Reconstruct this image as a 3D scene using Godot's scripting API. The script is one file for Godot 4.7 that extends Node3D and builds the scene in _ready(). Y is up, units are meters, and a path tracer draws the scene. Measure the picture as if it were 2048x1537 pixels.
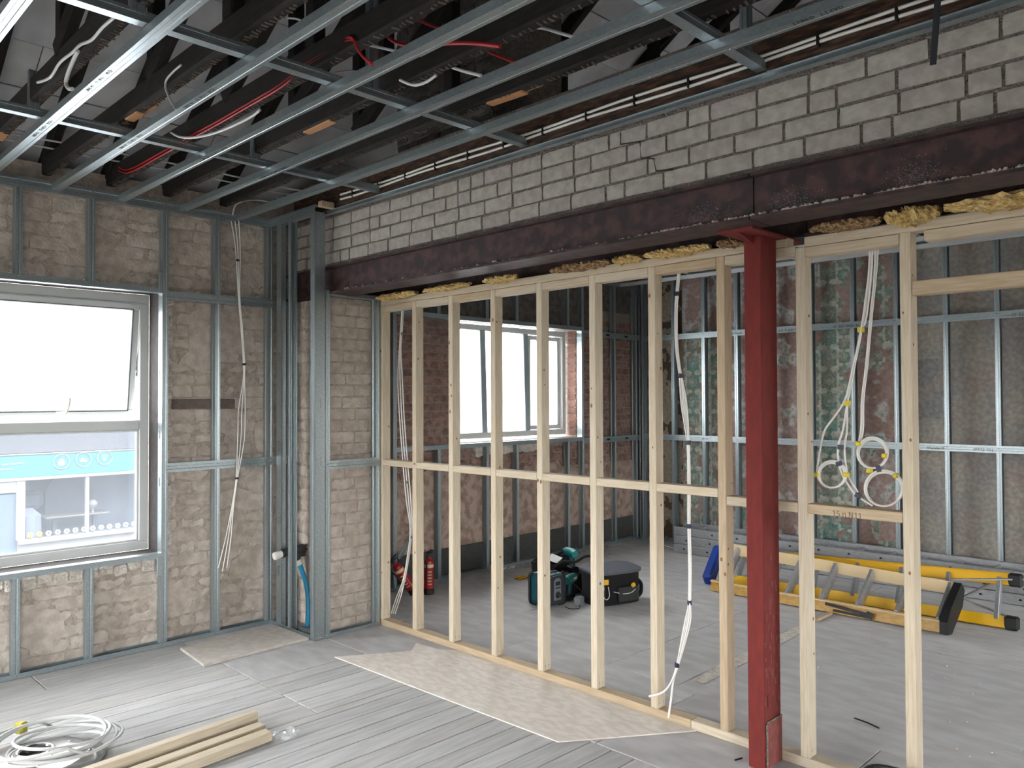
extends Node3D
# Building-site interior: two rooms divided by a timber stud partition under a steel beam.
# x runs along the window wall, -z towards it, y up; floor at y = 0, metres.

# ---------------------------------------------------------------- camera geometry (photo taken as 2048 x 1537)
const EYE := Vector3(0, 1.65, 0)
const RIGHT := Vector3(0.707154, -0.003951, 0.707049)
const DOWN := Vector3(0.010465, -0.999816, -0.016053)
const AHEAD := Vector3(0.706982, 0.018751, -0.706982)
const FOCAL := 1585.3
func ray(px: float, py: float) -> Vector3: return RIGHT * ((px - 1024.0) / FOCAL) + DOWN * ((py - 768.5) / FOCAL) + AHEAD
func on_x(px: float, py: float, x: float) -> Vector3:
	var d := ray(px, py)
	return EYE + d * ((x - EYE.x) / d.x)
func on_y(px: float, py: float, y: float = 0.0) -> Vector3:
	var d := ray(px, py)
	return EYE + d * ((y - EYE.y) / d.y)
func on_z(px: float, py: float, z: float) -> Vector3:
	var d := ray(px, py)
	return EYE + d * ((z - EYE.z) / d.z)

# ---------------------------------------------------------------- mesh builder
class MB:
	var v := PackedVector3Array()
	var n := PackedVector3Array()
	var uv := PackedVector2Array()
	func tri(a: Vector3, b: Vector3, c: Vector3, na: Vector3, nb: Vector3, nc: Vector3):
		if (b - a).cross(c - a).dot(na + nb + nc) > 0.0:
			v.append_array([a, c, b]); n.append_array([na, nc, nb])
		else:
			v.append_array([a, b, c]); n.append_array([na, nb, nc])
		uv.append_array([Vector2.ZERO, Vector2.ZERO, Vector2.ZERO])
	func flat(a: Vector3, b: Vector3, c: Vector3, out: Vector3):
		var m := (b - a).cross(c - a)
		if m.length_squared() < 1e-16: return
		m = m.normalized()
		if m.dot(out) < 0.0: m = -m
		tri(a, b, c, m, m, m)
	func quad(a: Vector3, b: Vector3, c: Vector3, d: Vector3, out: Vector3):
		flat(a, b, c, out); flat(a, c, d, out)
	func quad_uv(a: Vector3, b: Vector3, c: Vector3, d: Vector3, nn: Vector3, ua: Vector2, ub: Vector2, uc: Vector2, ud: Vector2):
		if (b - a).cross(c - a).dot(nn) > 0.0:
			v.append_array([a, c, b, a, d, c]); uv.append_array([ua, uc, ub, ua, ud, uc])
		else:
			v.append_array([a, b, c, a, c, d]); uv.append_array([ua, ub, uc, ua, uc, ud])
		for i in 6: n.append(nn)
	# box with chamfered edges, centre c, full size s, axes b
	func box(c: Vector3, s: Vector3, b: Basis = Basis.IDENTITY, ch: float = 0.0):
		var h := s * 0.5
		if ch <= 0.0:
			for ax in 3:
				for sg in [-1.0, 1.0]:
					var u := (ax + 1) % 3
					var w := (ax + 2) % 3
					var p: Array[Vector3] = []
					for k in [[-1, -1], [1, -1], [1, 1], [-1, 1]]:
						var q := Vector3.ZERO
						q[ax] = sg * h[ax]; q[u] = k[0] * h[u]; q[w] = k[1] * h[w]
						p.append(c + b * q)
					var o := Vector3.ZERO
					o[ax] = sg
					quad(p[0], p[1], p[2], p[3], b * o)
			return
		ch = minf(ch, minf(h.x, minf(h.y, h.z)) * 0.9)
		var pt := func(sx, sy, sz, ax):
			var q := Vector3(sx * (h.x - (0.0 if ax == 0 else ch)), sy * (h.y - (0.0 if ax == 1 else ch)), sz * (h.z - (0.0 if ax == 2 else ch)))
			return c + b * q
		for sg in [-1.0, 1.0]:
			quad(pt.call(sg, -1, -1, 0), pt.call(sg, 1, -1, 0), pt.call(sg, 1, 1, 0), pt.call(sg, -1, 1, 0), b * Vector3(sg, 0, 0))
			quad(pt.call(-1, sg, -1, 1), pt.call(1, sg, -1, 1), pt.call(1, sg, 1, 1), pt.call(-1, sg, 1, 1), b * Vector3(0, sg, 0))
			quad(pt.call(-1, -1, sg, 2), pt.call(1, -1, sg, 2), pt.call(1, 1, sg, 2), pt.call(-1, 1, sg, 2), b * Vector3(0, 0, sg))
			for s2 in [-1.0, 1.0]:
				quad(pt.call(sg, s2, -1, 0), pt.call(sg, s2, 1, 0), pt.call(sg, s2, 1, 1), pt.call(sg, s2, -1, 1), b * Vector3(sg, s2, 0))
				quad(pt.call(sg, -1, s2, 0), pt.call(sg, 1, s2, 0), pt.call(sg, 1, s2, 2), pt.call(sg, -1, s2, 2), b * Vector3(sg, 0, s2))
				quad(pt.call(-1, sg, s2, 1), pt.call(1, sg, s2, 1), pt.call(1, sg, s2, 2), pt.call(-1, sg, s2, 2), b * Vector3(0, sg, s2))
				for s3 in [-1.0, 1.0]:
					flat(pt.call(sg, s2, s3, 0), pt.call(sg, s2, s3, 1), pt.call(sg, s2, s3, 2), b * Vector3(sg, s2, s3))
	# tube through points; radius may be an array
	func tube(p: PackedVector3Array, r, sides: int = 6, caps: bool = true):
		var m := p.size()
		if m < 2: return
		var t0 := (p[1] - p[0]).normalized()
		var up := Vector3.UP if absf(t0.y) < 0.9 else Vector3.RIGHT
		var nx := t0.cross(up).normalized()
		var rings: Array = []
		var nrm: Array = []
		for i in m:
			var t: Vector3 = ((p[mini(i + 1, m - 1)] - p[maxi(i - 1, 0)])).normalized()
			nx = (nx - t * nx.dot(t)).normalized()
			var ny := t.cross(nx)
			var rr: float = r[i] if r is Array or r is PackedFloat32Array else r
			var ring := PackedVector3Array()
			var nr := PackedVector3Array()
			for k in sides:
				var a := TAU * k / sides
				var d := nx * cos(a) + ny * sin(a)
				ring.append(p[i] + d * rr); nr.append(d)
			rings.append(ring); nrm.append(nr)
		for i in m - 1:
			for k in sides:
				var k2 := (k + 1) % sides
				tri(rings[i][k], rings[i + 1][k], rings[i + 1][k2], nrm[i][k], nrm[i + 1][k], nrm[i + 1][k2])
				tri(rings[i][k], rings[i + 1][k2], rings[i][k2], nrm[i][k], nrm[i + 1][k2], nrm[i][k2])
		if caps:
			for e in [0, m - 1]:
				var o := (p[0] - p[1]) if e == 0 else (p[m - 1] - p[m - 2])
				for k in range(1, sides - 1): flat(rings[e][0], rings[e][k], rings[e][k + 1], o)
	# lathe: profile of (radius, y), around y
	func lathe(pr: Array, sides: int = 20, xf: Transform3D = Transform3D.IDENTITY):
		for i in pr.size() - 1:
			var a: Vector2 = pr[i]
			var c: Vector2 = pr[i + 1]
			var sl := Vector2(c.y - a.y, a.x - c.x)
			if sl.length_squared() < 1e-14: continue
			sl = sl.normalized()
			for k in sides:
				var t1 := TAU * k / sides
				var t2 := TAU * (k + 1) / sides
				var d1 := Vector3(cos(t1), 0, sin(t1))
				var d2 := Vector3(cos(t2), 0, sin(t2))
				var n1 := xf.basis * (d1 * sl.x + Vector3.UP * sl.y)
				var n2 := xf.basis * (d2 * sl.x + Vector3.UP * sl.y)
				var p1 := xf * (d1 * a.x + Vector3.UP * a.y)
				var p2 := xf * (d2 * a.x + Vector3.UP * a.y)
				var p3 := xf * (d2 * c.x + Vector3.UP * c.y)
				var p4 := xf * (d1 * c.x + Vector3.UP * c.y)
				if a.x > 1e-6: tri(p1, p2, p3, n1, n2, n2)
				if c.x > 1e-6: tri(p1, p3, p4, n1, n2, n1)
	# closed polygon in local (x, z), extruded along local y from y0 to y1
	func prism(poly: PackedVector2Array, y0: float, y1: float, xf: Transform3D = Transform3D.IDENTITY):
		var area := 0.0
		var m := poly.size()
		for i in m: area += poly[i].cross(poly[(i + 1) % m])
		for i in m:
			var a := poly[i]
			var c := poly[(i + 1) % m]
			var e := c - a
			var o2 := Vector2(e.y, -e.x) * signf(area)
			quad(xf * Vector3(a.x, y0, a.y), xf * Vector3(c.x, y0, c.y), xf * Vector3(c.x, y1, c.y), xf * Vector3(a.x, y1, a.y), xf.basis * Vector3(o2.x, 0, o2.y))
		var ix := Geometry2D.triangulate_polygon(poly)
		for i in range(0, ix.size(), 3):
			for y in [y0, y1]:
				flat(xf * Vector3(poly[ix[i]].x, y, poly[ix[i]].y), xf * Vector3(poly[ix[i + 1]].x, y, poly[ix[i + 1]].y), xf * Vector3(poly[ix[i + 2]].x, y, poly[ix[i + 2]].y), xf.basis * Vector3(0, -1 if y == y0 else 1, 0))
	func done() -> ArrayMesh:
		var a := []
		a.resize(Mesh.ARRAY_MAX)
		a[Mesh.ARRAY_VERTEX] = v; a[Mesh.ARRAY_NORMAL] = n; a[Mesh.ARRAY_TEX_UV] = uv
		var m := ArrayMesh.new()
		m.add_surface_from_arrays(Mesh.PRIMITIVE_TRIANGLES, a)
		return m

# sheet metal: an open line of (x, z) points given a thickness, as a closed outline
func sheet_line(pts: PackedVector2Array, th: float) -> PackedVector2Array:
	var outer := PackedVector2Array()
	var inner := PackedVector2Array()
	var m := pts.size()
	for i in m:
		var d1 := (pts[i] - pts[i - 1]).normalized() if i > 0 else (pts[1] - pts[0]).normalized()
		var d2 := (pts[i + 1] - pts[i]).normalized() if i < m - 1 else d1
		var n1 := Vector2(-d1.y, d1.x)
		var n2 := Vector2(-d2.y, d2.x)
		var mm := (n1 + n2).normalized()
		var k := th / maxf(0.35, mm.dot(n1))
		outer.append(pts[i]); inner.append(pts[i] + mm * k)
	inner.reverse()
	outer.append_array(inner)
	return outer

# ---------------------------------------------------------------- naming, tagging, placing
var used := {}
func numbered(nm: String) -> String:
	used[nm] = used.get(nm, -1) + 1
	return nm if used[nm] == 0 else "%s_%03d" % [nm, used[nm]]
func thing(nm: String, label: String, category: String, group: String = "", at := Vector3.ZERO) -> Node3D:
	var o := Node3D.new()
	o.name = numbered(nm); add_child(o); o.position = at
	o.set_meta("label", label); o.set_meta("category", category)
	if group: o.set_meta("group", group)
	return o
func obj(nm: String, mesh: Mesh, m: Material, parent: Node = null, xf := Transform3D.IDENTITY) -> MeshInstance3D:
	var o := MeshInstance3D.new()
	o.mesh = mesh; o.material_override = m; o.transform = xf
	if parent == null:
		o.name = numbered(nm); add_child(o)
	else:
		o.name = nm; parent.add_child(o, true)
	return o
func single(nm: String, mesh: Mesh, m: Material, label: String, category: String, group: String = "", xf := Transform3D.IDENTITY) -> MeshInstance3D:
	var o := obj(nm, mesh, m, null, xf)
	o.set_meta("label", label); o.set_meta("category", category)
	if group: o.set_meta("group", group)
	return o
func struct(nm: String, mesh: Mesh, m: Material, label: String, category: String = "wall") -> MeshInstance3D:
	var o := obj(nm, mesh, m)
	o.set_meta("kind", "structure"); o.set_meta("label", label); o.set_meta("category", category)
	return o
func bas(y: Vector3, z: Vector3) -> Basis: return Basis(y.cross(z), y, z)
var cache := {}
func box_mesh(s: Vector3, ch: float = 0.0) -> ArrayMesh:
	var k := "b%.4f %.4f %.4f %.4f" % [s.x, s.y, s.z, ch]
	if not cache.has(k):
		var b := MB.new()
		b.box(Vector3.ZERO, s, Basis.IDENTITY, ch)
		cache[k] = b.done()
	return cache[k]
func part_box(nm: String, c: Vector3, s: Vector3, m: Material, parent: Node, ch: float = 0.0, b := Basis.IDENTITY) -> MeshInstance3D:
	return obj(nm, box_mesh(s, ch), m, parent, Transform3D(b, c))
func ext_mesh(key: String, poly: PackedVector2Array, length: float) -> ArrayMesh:
	var k := "e%s %.4f" % [key, length]
	if not cache.has(k):
		var b := MB.new()
		b.prism(poly, 0.0, length)
		cache[k] = b.done()
	return cache[k]
func smooth_line(p: Array, per: int = 6) -> PackedVector3Array:
	var out := PackedVector3Array()
	var m := p.size()
	for i in m - 1:
		var a: Vector3 = p[maxi(i - 1, 0)]
		var b: Vector3 = p[i]
		var c: Vector3 = p[i + 1]
		var d: Vector3 = p[mini(i + 2, m - 1)]
		for k in per: out.append(b.cubic_interpolate(c, a, d, float(k) / per))
	out.append(p[m - 1])
	return out

# ---------------------------------------------------------------- materials
var M := {}
func noise(seed_: int, freq: float, type: int = FastNoiseLite.TYPE_SIMPLEX_SMOOTH, oct: int = 4) -> FastNoiseLite:
	var f := FastNoiseLite.new()
	f.seed = seed_; f.frequency = freq; f.noise_type = type; f.fractal_octaves = oct
	f.fractal_type = FastNoiseLite.FRACTAL_FBM if oct > 1 else FastNoiseLite.FRACTAL_NONE
	return f
func ntex(seed_: int, freq: float, lo: Color, hi: Color, size: int = 512, type: int = FastNoiseLite.TYPE_SIMPLEX_SMOOTH, oct: int = 4, a: float = 0.25, b: float = 0.75) -> NoiseTexture2D:
	var t := NoiseTexture2D.new()
	t.width = size; t.height = size; t.seamless = true; t.noise = noise(seed_, freq, type, oct)
	var g := Gradient.new()
	g.offsets = PackedFloat32Array([a, b]); g.colors = PackedColorArray([lo, hi])
	t.color_ramp = g
	return t
func mat(nm: String, c: Color, rough: float = 0.85, metal: float = 0.0) -> StandardMaterial3D:
	var m := StandardMaterial3D.new()
	m.resource_name = nm; m.albedo_color = c; m.roughness = rough; m.metallic = metal
	M[nm] = m
	return m
func tri_tex(m: StandardMaterial3D, t: Texture2D, sc: Vector3, world: bool = false, off := Vector3.ZERO, bump: Texture2D = null, bump_cm: float = 0.0) -> StandardMaterial3D:
	m.albedo_texture = t
	m.uv1_triplanar = true; m.uv1_world_triplanar = world; m.uv1_scale = sc; m.uv1_offset = off; m.uv1_triplanar_sharpness = 4.0
	if bump:
		m.heightmap_enabled = true; m.heightmap_texture = bump; m.heightmap_scale = bump_cm
	return m
func make_materials():
	var g8 := Color(0.82, 0.82, 0.82)
	var white := Color.WHITE
	var mottle := ntex(3, 0.014, Color(0.88, 0.875, 0.865), white, 512)
	var fine := ntex(5, 0.03, Color(0.90, 0.895, 0.89), white, 512, FastNoiseLite.TYPE_SIMPLEX_SMOOTH, 5)
	var grain := ntex(7, 0.02, Color(0.935, 0.92, 0.895), white, 512, FastNoiseLite.TYPE_SIMPLEX_SMOOTH, 3)
	var rough_h := ntex(9, 0.05, Color.BLACK, white, 512, FastNoiseLite.TYPE_SIMPLEX_SMOOTH, 5, 0.2, 0.8)
	var spangle := ntex(11, 0.03, Color(0.92, 0.93, 0.935), white, 512, FastNoiseLite.TYPE_CELLULAR, 2)
	var stain := ntex(13, 0.012, Color(0.80, 0.77, 0.75), white, 512, FastNoiseLite.TYPE_SIMPLEX_SMOOTH, 5, 0.3, 0.62)
	M.mottle = mottle; M.rough_h = rough_h
	# galvanised steel
	tri_tex(mat("galvanised", Color(0.65, 0.69, 0.70), 0.34, 0.78), spangle, Vector3(4, 4, 4), true)
	mat("screw", Color(0.78, 0.79, 0.80), 0.25, 0.9)
	# softwood, grain along local y
	var wc := [Color(0.765, 0.715, 0.63), Color(0.75, 0.695, 0.605), Color(0.785, 0.74, 0.66), Color(0.71, 0.635, 0.53)]
	for i in 4: tri_tex(mat("pine%d" % i, wc[i], 0.72), grain, Vector3(7, 0.45, 7), false, Vector3(i * 0.37, i * 0.21, i * 0.53))
	mat("knot", Color(0.50, 0.36, 0.22), 0.7)
	tri_tex(mat("char", Color(0.125, 0.10, 0.085), 0.9), ntex(21, 0.03, Color(0.45, 0.42, 0.40), white), Vector3(3, 3, 0.5), true)
	tri_tex(mat("char_dark", Color(0.10, 0.085, 0.078), 0.9), ntex(22, 0.03, Color(0.5, 0.47, 0.45), white), Vector3(3, 3, 0.5), true)
	tri_tex(mat("old_brown_timber", Color(0.33, 0.225, 0.155), 0.85), ntex(23, 0.03, Color(0.35, 0.32, 0.30), white), Vector3(3, 3, 0.6), true)
	tri_tex(mat("split_wood", Color(0.66, 0.48, 0.32), 0.9), grain, Vector3(12, 12, 2), true)
	mat("lath_plaster", Color(0.37, 0.33, 0.295), 0.95)
	mat("smear", Color(0.44, 0.42, 0.42), 0.9)
	# masonry
	var lb := [Color(0.77, 0.725, 0.68), Color(0.755, 0.71, 0.665), Color(0.785, 0.745, 0.705), Color(0.765, 0.725, 0.685), Color(0.74, 0.695, 0.65)]
	for i in 5: tri_tex(mat("limed_brick%d" % i, lb[i], 0.95), mottle, Vector3(1.3, 1.3, 1.3), true, Vector3(i * 0.3, 0, 0), rough_h, 0.22)
	tri_tex(mat("limed_mortar", Color(0.71, 0.665, 0.62), 0.95), mottle, Vector3(2.2, 2.2, 2.2), true, Vector3.ZERO, rough_h, 0.4)
	var gb := [Color(0.63, 0.61, 0.58), Color(0.645, 0.625, 0.595), Color(0.62, 0.595, 0.57), Color(0.63, 0.60, 0.58)]
	for i in 4: tri_tex(mat("grey_brick%d" % i, gb[i], 0.95), fine, Vector3(1.0, 1.0, 1.0), true, Vector3(0, i * 0.3, 0), rough_h, 0.12)
	tri_tex(mat("grey_mortar", Color(0.50, 0.47, 0.44), 0.95), mottle, Vector3(3, 3, 3), true, Vector3.ZERO, rough_h, 0.8)
	var rb := [Color(0.60, 0.475, 0.43), Color(0.57, 0.46, 0.42), Color(0.63, 0.51, 0.465), Color(0.60, 0.50, 0.46), Color(0.55, 0.44, 0.40)]
	for i in 5: tri_tex(mat("red_brick%d" % i, rb[i], 0.95), stain, Vector3(1.6, 1.6, 1.6), true, Vector3(i * 0.2, 0, 0), rough_h, 0.4)
	for i in 2: tri_tex(mat("orange_brick%d" % i, [Color(0.52, 0.375, 0.32), Color(0.49, 0.345, 0.30)][i], 0.95), fine, Vector3(2, 2, 2), true)
	tri_tex(mat("pale_mortar", Color(0.64, 0.59, 0.55), 0.95), mottle, Vector3(3, 3, 3), true, Vector3.ZERO, rough_h, 0.8)
	tri_tex(mat("old_plaster", Color(0.66, 0.58, 0.53), 0.95), stain, Vector3(1.1, 1.1, 1.1), true, Vector3.ZERO, rough_h, 0.6)
	tri_tex(mat("white_plaster", Color(0.86, 0.83, 0.79), 0.95), mottle, Vector3(2, 2, 2), true, Vector3.ZERO, rough_h, 0.8)
	tri_tex(mat("lintel", Color(0.37, 0.355, 0.34), 0.9), stain, Vector3(1.5, 1.5, 1.5), true)
	tri_tex(mat("bitumen_band", Color(0.26, 0.265, 0.255), 0.85), mottle, Vector3(2, 2, 2), true)
	tri_tex(mat("reveal_brown", Color(0.235, 0.215, 0.215), 0.9), mottle, Vector3(2, 2, 2), true)
	tri_tex(mat("old_fixing", Color(0.43, 0.385, 0.36), 0.9), mottle, Vector3(2, 2, 2), true)
	# floor
	var fb := [Color(0.735, 0.735, 0.73), Color(0.71, 0.71, 0.705), Color(0.755, 0.755, 0.75), Color(0.72, 0.715, 0.705), Color(0.695, 0.695, 0.69)]
	var dust := ntex(31, 0.015, Color(0.93, 0.928, 0.925), white, 512, FastNoiseLite.TYPE_SIMPLEX_SMOOTH, 5)
	for i in 5: tri_tex(mat("floor_board%d" % i, fb[i], 0.8), dust, Vector3(0.35, 1, 3.0), true, Vector3(i * 0.31, 0, i * 0.17))
	for i in 3: tri_tex(mat("floor_sheet%d" % i, [Color(0.745, 0.74, 0.74), Color(0.725, 0.722, 0.722), Color(0.76, 0.755, 0.752)][i], 0.78), dust, Vector3(1.1, 1, 0.4), true, Vector3(i * 0.31, 0, i * 0.17))
	mat("under_floor", Color(0.20, 0.19, 0.18), 0.95)
	tri_tex(mat("plywood", Color(0.88, 0.85, 0.815), 0.75), ntex(33, 0.02, Color(0.94, 0.93, 0.92), white, 512, FastNoiseLite.TYPE_SIMPLEX_SMOOTH, 5, 0.3, 0.65), Vector3(2.2, 1, 0.9), true)
	tri_tex(mat("chipboard", Color(0.76, 0.735, 0.70), 0.85), dust, Vector3(1.5, 1, 1.5), true)
	# steel, paint
	tri_tex(mat("beam_rust", Color(0.285, 0.195, 0.185), 0.62, 0.15), ntex(41, 0.02, Color(0.62, 0.66, 0.70), white, 512, FastNoiseLite.TYPE_SIMPLEX_SMOOTH, 5, 0.3, 0.7), Vector3(1, 1, 1), true)
	tri_tex(mat("red_oxide", Color(0.43, 0.125, 0.105), 0.85), ntex(43, 0.02, Color(0.92, 0.91, 0.91), white, 512, FastNoiseLite.TYPE_SIMPLEX_SMOOTH, 4), Vector3(2, 0.7, 2), true)
	tri_tex(mat("red_oxide_scuffed", Color(0.50, 0.25, 0.23), 0.75), mottle, Vector3(4, 2, 4), true)
	mat("crumbs", Color(0.72, 0.68, 0.64), 0.95)
	tri_tex(mat("wool", Color(0.86, 0.76, 0.53), 1.0), ntex(45, 0.02, Color(0.78, 0.72, 0.62), white, 512, FastNoiseLite.TYPE_SIMPLEX_SMOOTH, 5), Vector3(3, 3, 3), true, Vector3.ZERO, rough_h, 0.5)
	tri_tex(mat("wool_brown", Color(0.68, 0.56, 0.41), 1.0), ntex(46, 0.02, Color(0.6, 0.55, 0.5), white, 512, FastNoiseLite.TYPE_SIMPLEX_SMOOTH, 5), Vector3(3, 3, 3), true, Vector3.ZERO, rough_h, 0.5)
	# roof
	for i in 3: tri_tex(mat("roof_lining%d" % i, [Color(0.80, 0.80, 0.815), Color(0.77, 0.77, 0.785), Color(0.82, 0.82, 0.83)][i], 0.85), mottle, Vector3(0.4, 0.4, 0.4), true, Vector3(i * 0.3, 0, 0))
	mat("roof_outside", Color(0.3, 0.3, 0.32), 0.9)
	mat("channel_white", Color(0.82, 0.83, 0.83), 0.4, 0.2)
	tri_tex(mat("room_plaster", Color(0.70, 0.66, 0.61), 0.95), mottle, Vector3(1, 1, 1), true)
	# window
	mat("upvc", Color(0.76, 0.77, 0.765), 0.4)
	mat("upvc_grey", Color(0.60, 0.65, 0.665), 0.4)
	mat("gasket", Color(0.12, 0.12, 0.12), 0.6)
	# plastics, cables
	mat("cable_white", Color(0.86, 0.85, 0.83), 0.45)
	mat("cable_grey", Color(0.74, 0.745, 0.74), 0.45)
	mat("cable_red", Color(0.62, 0.07, 0.10), 0.5)
	mat("tape_navy", Color(0.10, 0.11, 0.22), 0.5)
	mat("tape_black", Color(0.06, 0.06, 0.065), 0.5)
	mat("tape_yellow", Color(0.80, 0.72, 0.12), 0.5)
	mat("tape_olive", Color(0.62, 0.58, 0.16), 0.5)
	mat("black_plastic", Color(0.055, 0.055, 0.06), 0.55)
	mat("dark_plastic", Color(0.14, 0.15, 0.165), 0.5)
	mat("grey_plastic", Color(0.40, 0.42, 0.44), 0.5)
	mat("white_plastic", Color(0.84, 0.83, 0.80), 0.5)
	mat("blue_pipe", Color(0.12, 0.55, 0.72), 0.4)
	mat("teal", Color(0.05, 0.45, 0.44), 0.45)
	mat("teal_dark", Color(0.04, 0.27, 0.31), 0.5)
	mat("blue_plastic", Color(0.07, 0.22, 0.55), 0.45)
	mat("cloth_black", Color(0.06, 0.06, 0.065), 0.95)
	mat("lid_grey", Color(0.28, 0.30, 0.33), 0.6)
	mat("label_yellow", Color(0.85, 0.66, 0.05), 0.6)
	mat("label_white", Color(0.88, 0.88, 0.86), 0.6)
	mat("ext_red", Color(0.55, 0.07, 0.09), 0.35)
	mat("ext_label", Color(0.80, 0.70, 0.55), 0.5)
	tri_tex(mat("fibre_gold", Color(0.74, 0.58, 0.27), 0.45), fine, Vector3(2, 2, 1), true)
	mat("fibre_tan", Color(0.83, 0.73, 0.56), 0.5)
	mat("fibre_yellow", Color(0.90, 0.70, 0.04), 0.4)
	tri_tex(mat("aluminium", Color(0.70, 0.71, 0.72), 0.42, 0.7), fine, Vector3(1, 6, 1), true)
	mat("stainless", Color(0.80, 0.80, 0.80), 0.18, 0.95)
	mat("ink", Color(0.16, 0.17, 0.18), 0.8)
	mat("pencil", Color(0.42, 0.33, 0.24), 0.8)

# ---------------------------------------------------------------- scene
const ZT := -5.418   # room face of the metal lining frame on the window wall
const ZF := -5.55    # the same in the far room
const XP := 3.439    # room face of the timber partition
const XR := 7.65     # room face of the frame on the papered wall
const YC := 2.935    # underside of the ceiling grid
func _ready():
	var cam := Camera3D.new()
	cam.name = "camera"
	add_child(cam)
	cam.transform = Transform3D(Basis(RIGHT, -DOWN, -AHEAD).orthonormalized(), EYE)
	cam.fov = 51.725; cam.near = 0.05; cam.far = 300.0
	cam.current = true
	var env := Environment.new()
	var sky := Sky.new()
	var sm := ProceduralSkyMaterial.new()
	sm.sky_top_color = Color(0.98, 0.99, 1.0); sm.sky_horizon_color = Color(0.87, 0.87, 0.87)
	sm.ground_bottom_color = Color(0.36, 0.36, 0.35); sm.ground_horizon_color = Color(0.40, 0.40, 0.40)
	sm.sky_energy_multiplier = 1.0; sm.ground_energy_multiplier = 1.0
	sky.sky_material = sm
	env.background_mode = Environment.BG_SKY; env.sky = sky
	env.background_energy_multiplier = 36.0
	env.tonemap_mode = Environment.TONE_MAPPER_LINEAR
	env.tonemap_exposure = 1.0
	env.sdfgi_enabled = true; env.ssao_enabled = true; env.ssil_enabled = true
	var we := WorldEnvironment.new()
	we.name = "environment"; we.environment = env
	add_child(we)
	make_materials()
	build_shell()
	build_floor()
	build_windows()
	build_street()
	build_roof()
	build_beams()
	build_wall_frames()
	build_partition()
	build_ceiling_grid()
	build_services()
	build_tools()
	build_ladders()
	build_near_floor()

# ---------------------------------------------------------------- masonry
func brick_mesh(w: float, h: float, d: float, sd: int, rough: float) -> ArrayMesh:
	var k := "brick %.3f %.3f %.3f %d %.4f" % [w, h, d, sd, rough]
	if cache.has(k): return cache[k]
	var rng := RandomNumberGenerator.new()
	rng.seed = sd * 7919 + 17
	var nx := 5
	var ny := 3
	var p := []
	for j in ny + 1:
		var row := []
		for i in nx + 1:
			var x := (float(i) / nx - 0.5) * w
			var y := (float(j) / ny - 0.5) * h
			var ex := i == 0 or i == nx
			var ey := j == 0 or j == ny
			var z := rng.randf_range(-rough, rough)
			if ex or ey: z -= rough * 0.7 + 0.0012
			if ex and ey:
				z -= rough * 0.7; x *= 0.982; y *= 0.95
			elif ex: x *= rng.randf_range(0.978, 1.0)
			elif ey: y *= rng.randf_range(0.94, 1.0)
			row.append(Vector3(x, y, z))
		p.append(row)
	var nn := []
	for j in ny + 1:
		var row := []
		for i in nx + 1:
			var a: Vector3 = p[j][mini(i + 1, nx)] - p[j][maxi(i - 1, 0)]
			var b: Vector3 = p[mini(j + 1, ny)][i] - p[maxi(j - 1, 0)][i]
			row.append(a.cross(b).normalized())
		nn.append(row)
	var mb := MB.new()
	for j in ny:
		for i in nx:
			mb.tri(p[j][i], p[j][i + 1], p[j + 1][i + 1], nn[j][i], nn[j][i + 1], nn[j + 1][i + 1])
			mb.tri(p[j][i], p[j + 1][i + 1], p[j + 1][i], nn[j][i], nn[j + 1][i + 1], nn[j + 1][i])
	var back := Vector3(0, 0, -d)
	var c: Array[Vector3] = [p[0][0], p[0][nx], p[ny][nx], p[ny][0]]
	var os := [Vector3.DOWN, Vector3.RIGHT, Vector3.UP, Vector3.LEFT]
	for e in 4:
		var a: Vector3 = c[e]
		var b: Vector3 = c[(e + 1) % 4]
		mb.quad(a, b, Vector3(b.x, b.y, -d), Vector3(a.x, a.y, -d), os[e])
	for i in nx:
		mb.flat(p[0][i], p[0][i + 1], Vector3(0, -h * 0.45, -d), Vector3.DOWN)
		mb.flat(p[ny][i], p[ny][i + 1], Vector3(0, h * 0.45, -d), Vector3.UP)
	cache[k] = mb.done()
	return cache[k]
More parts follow.
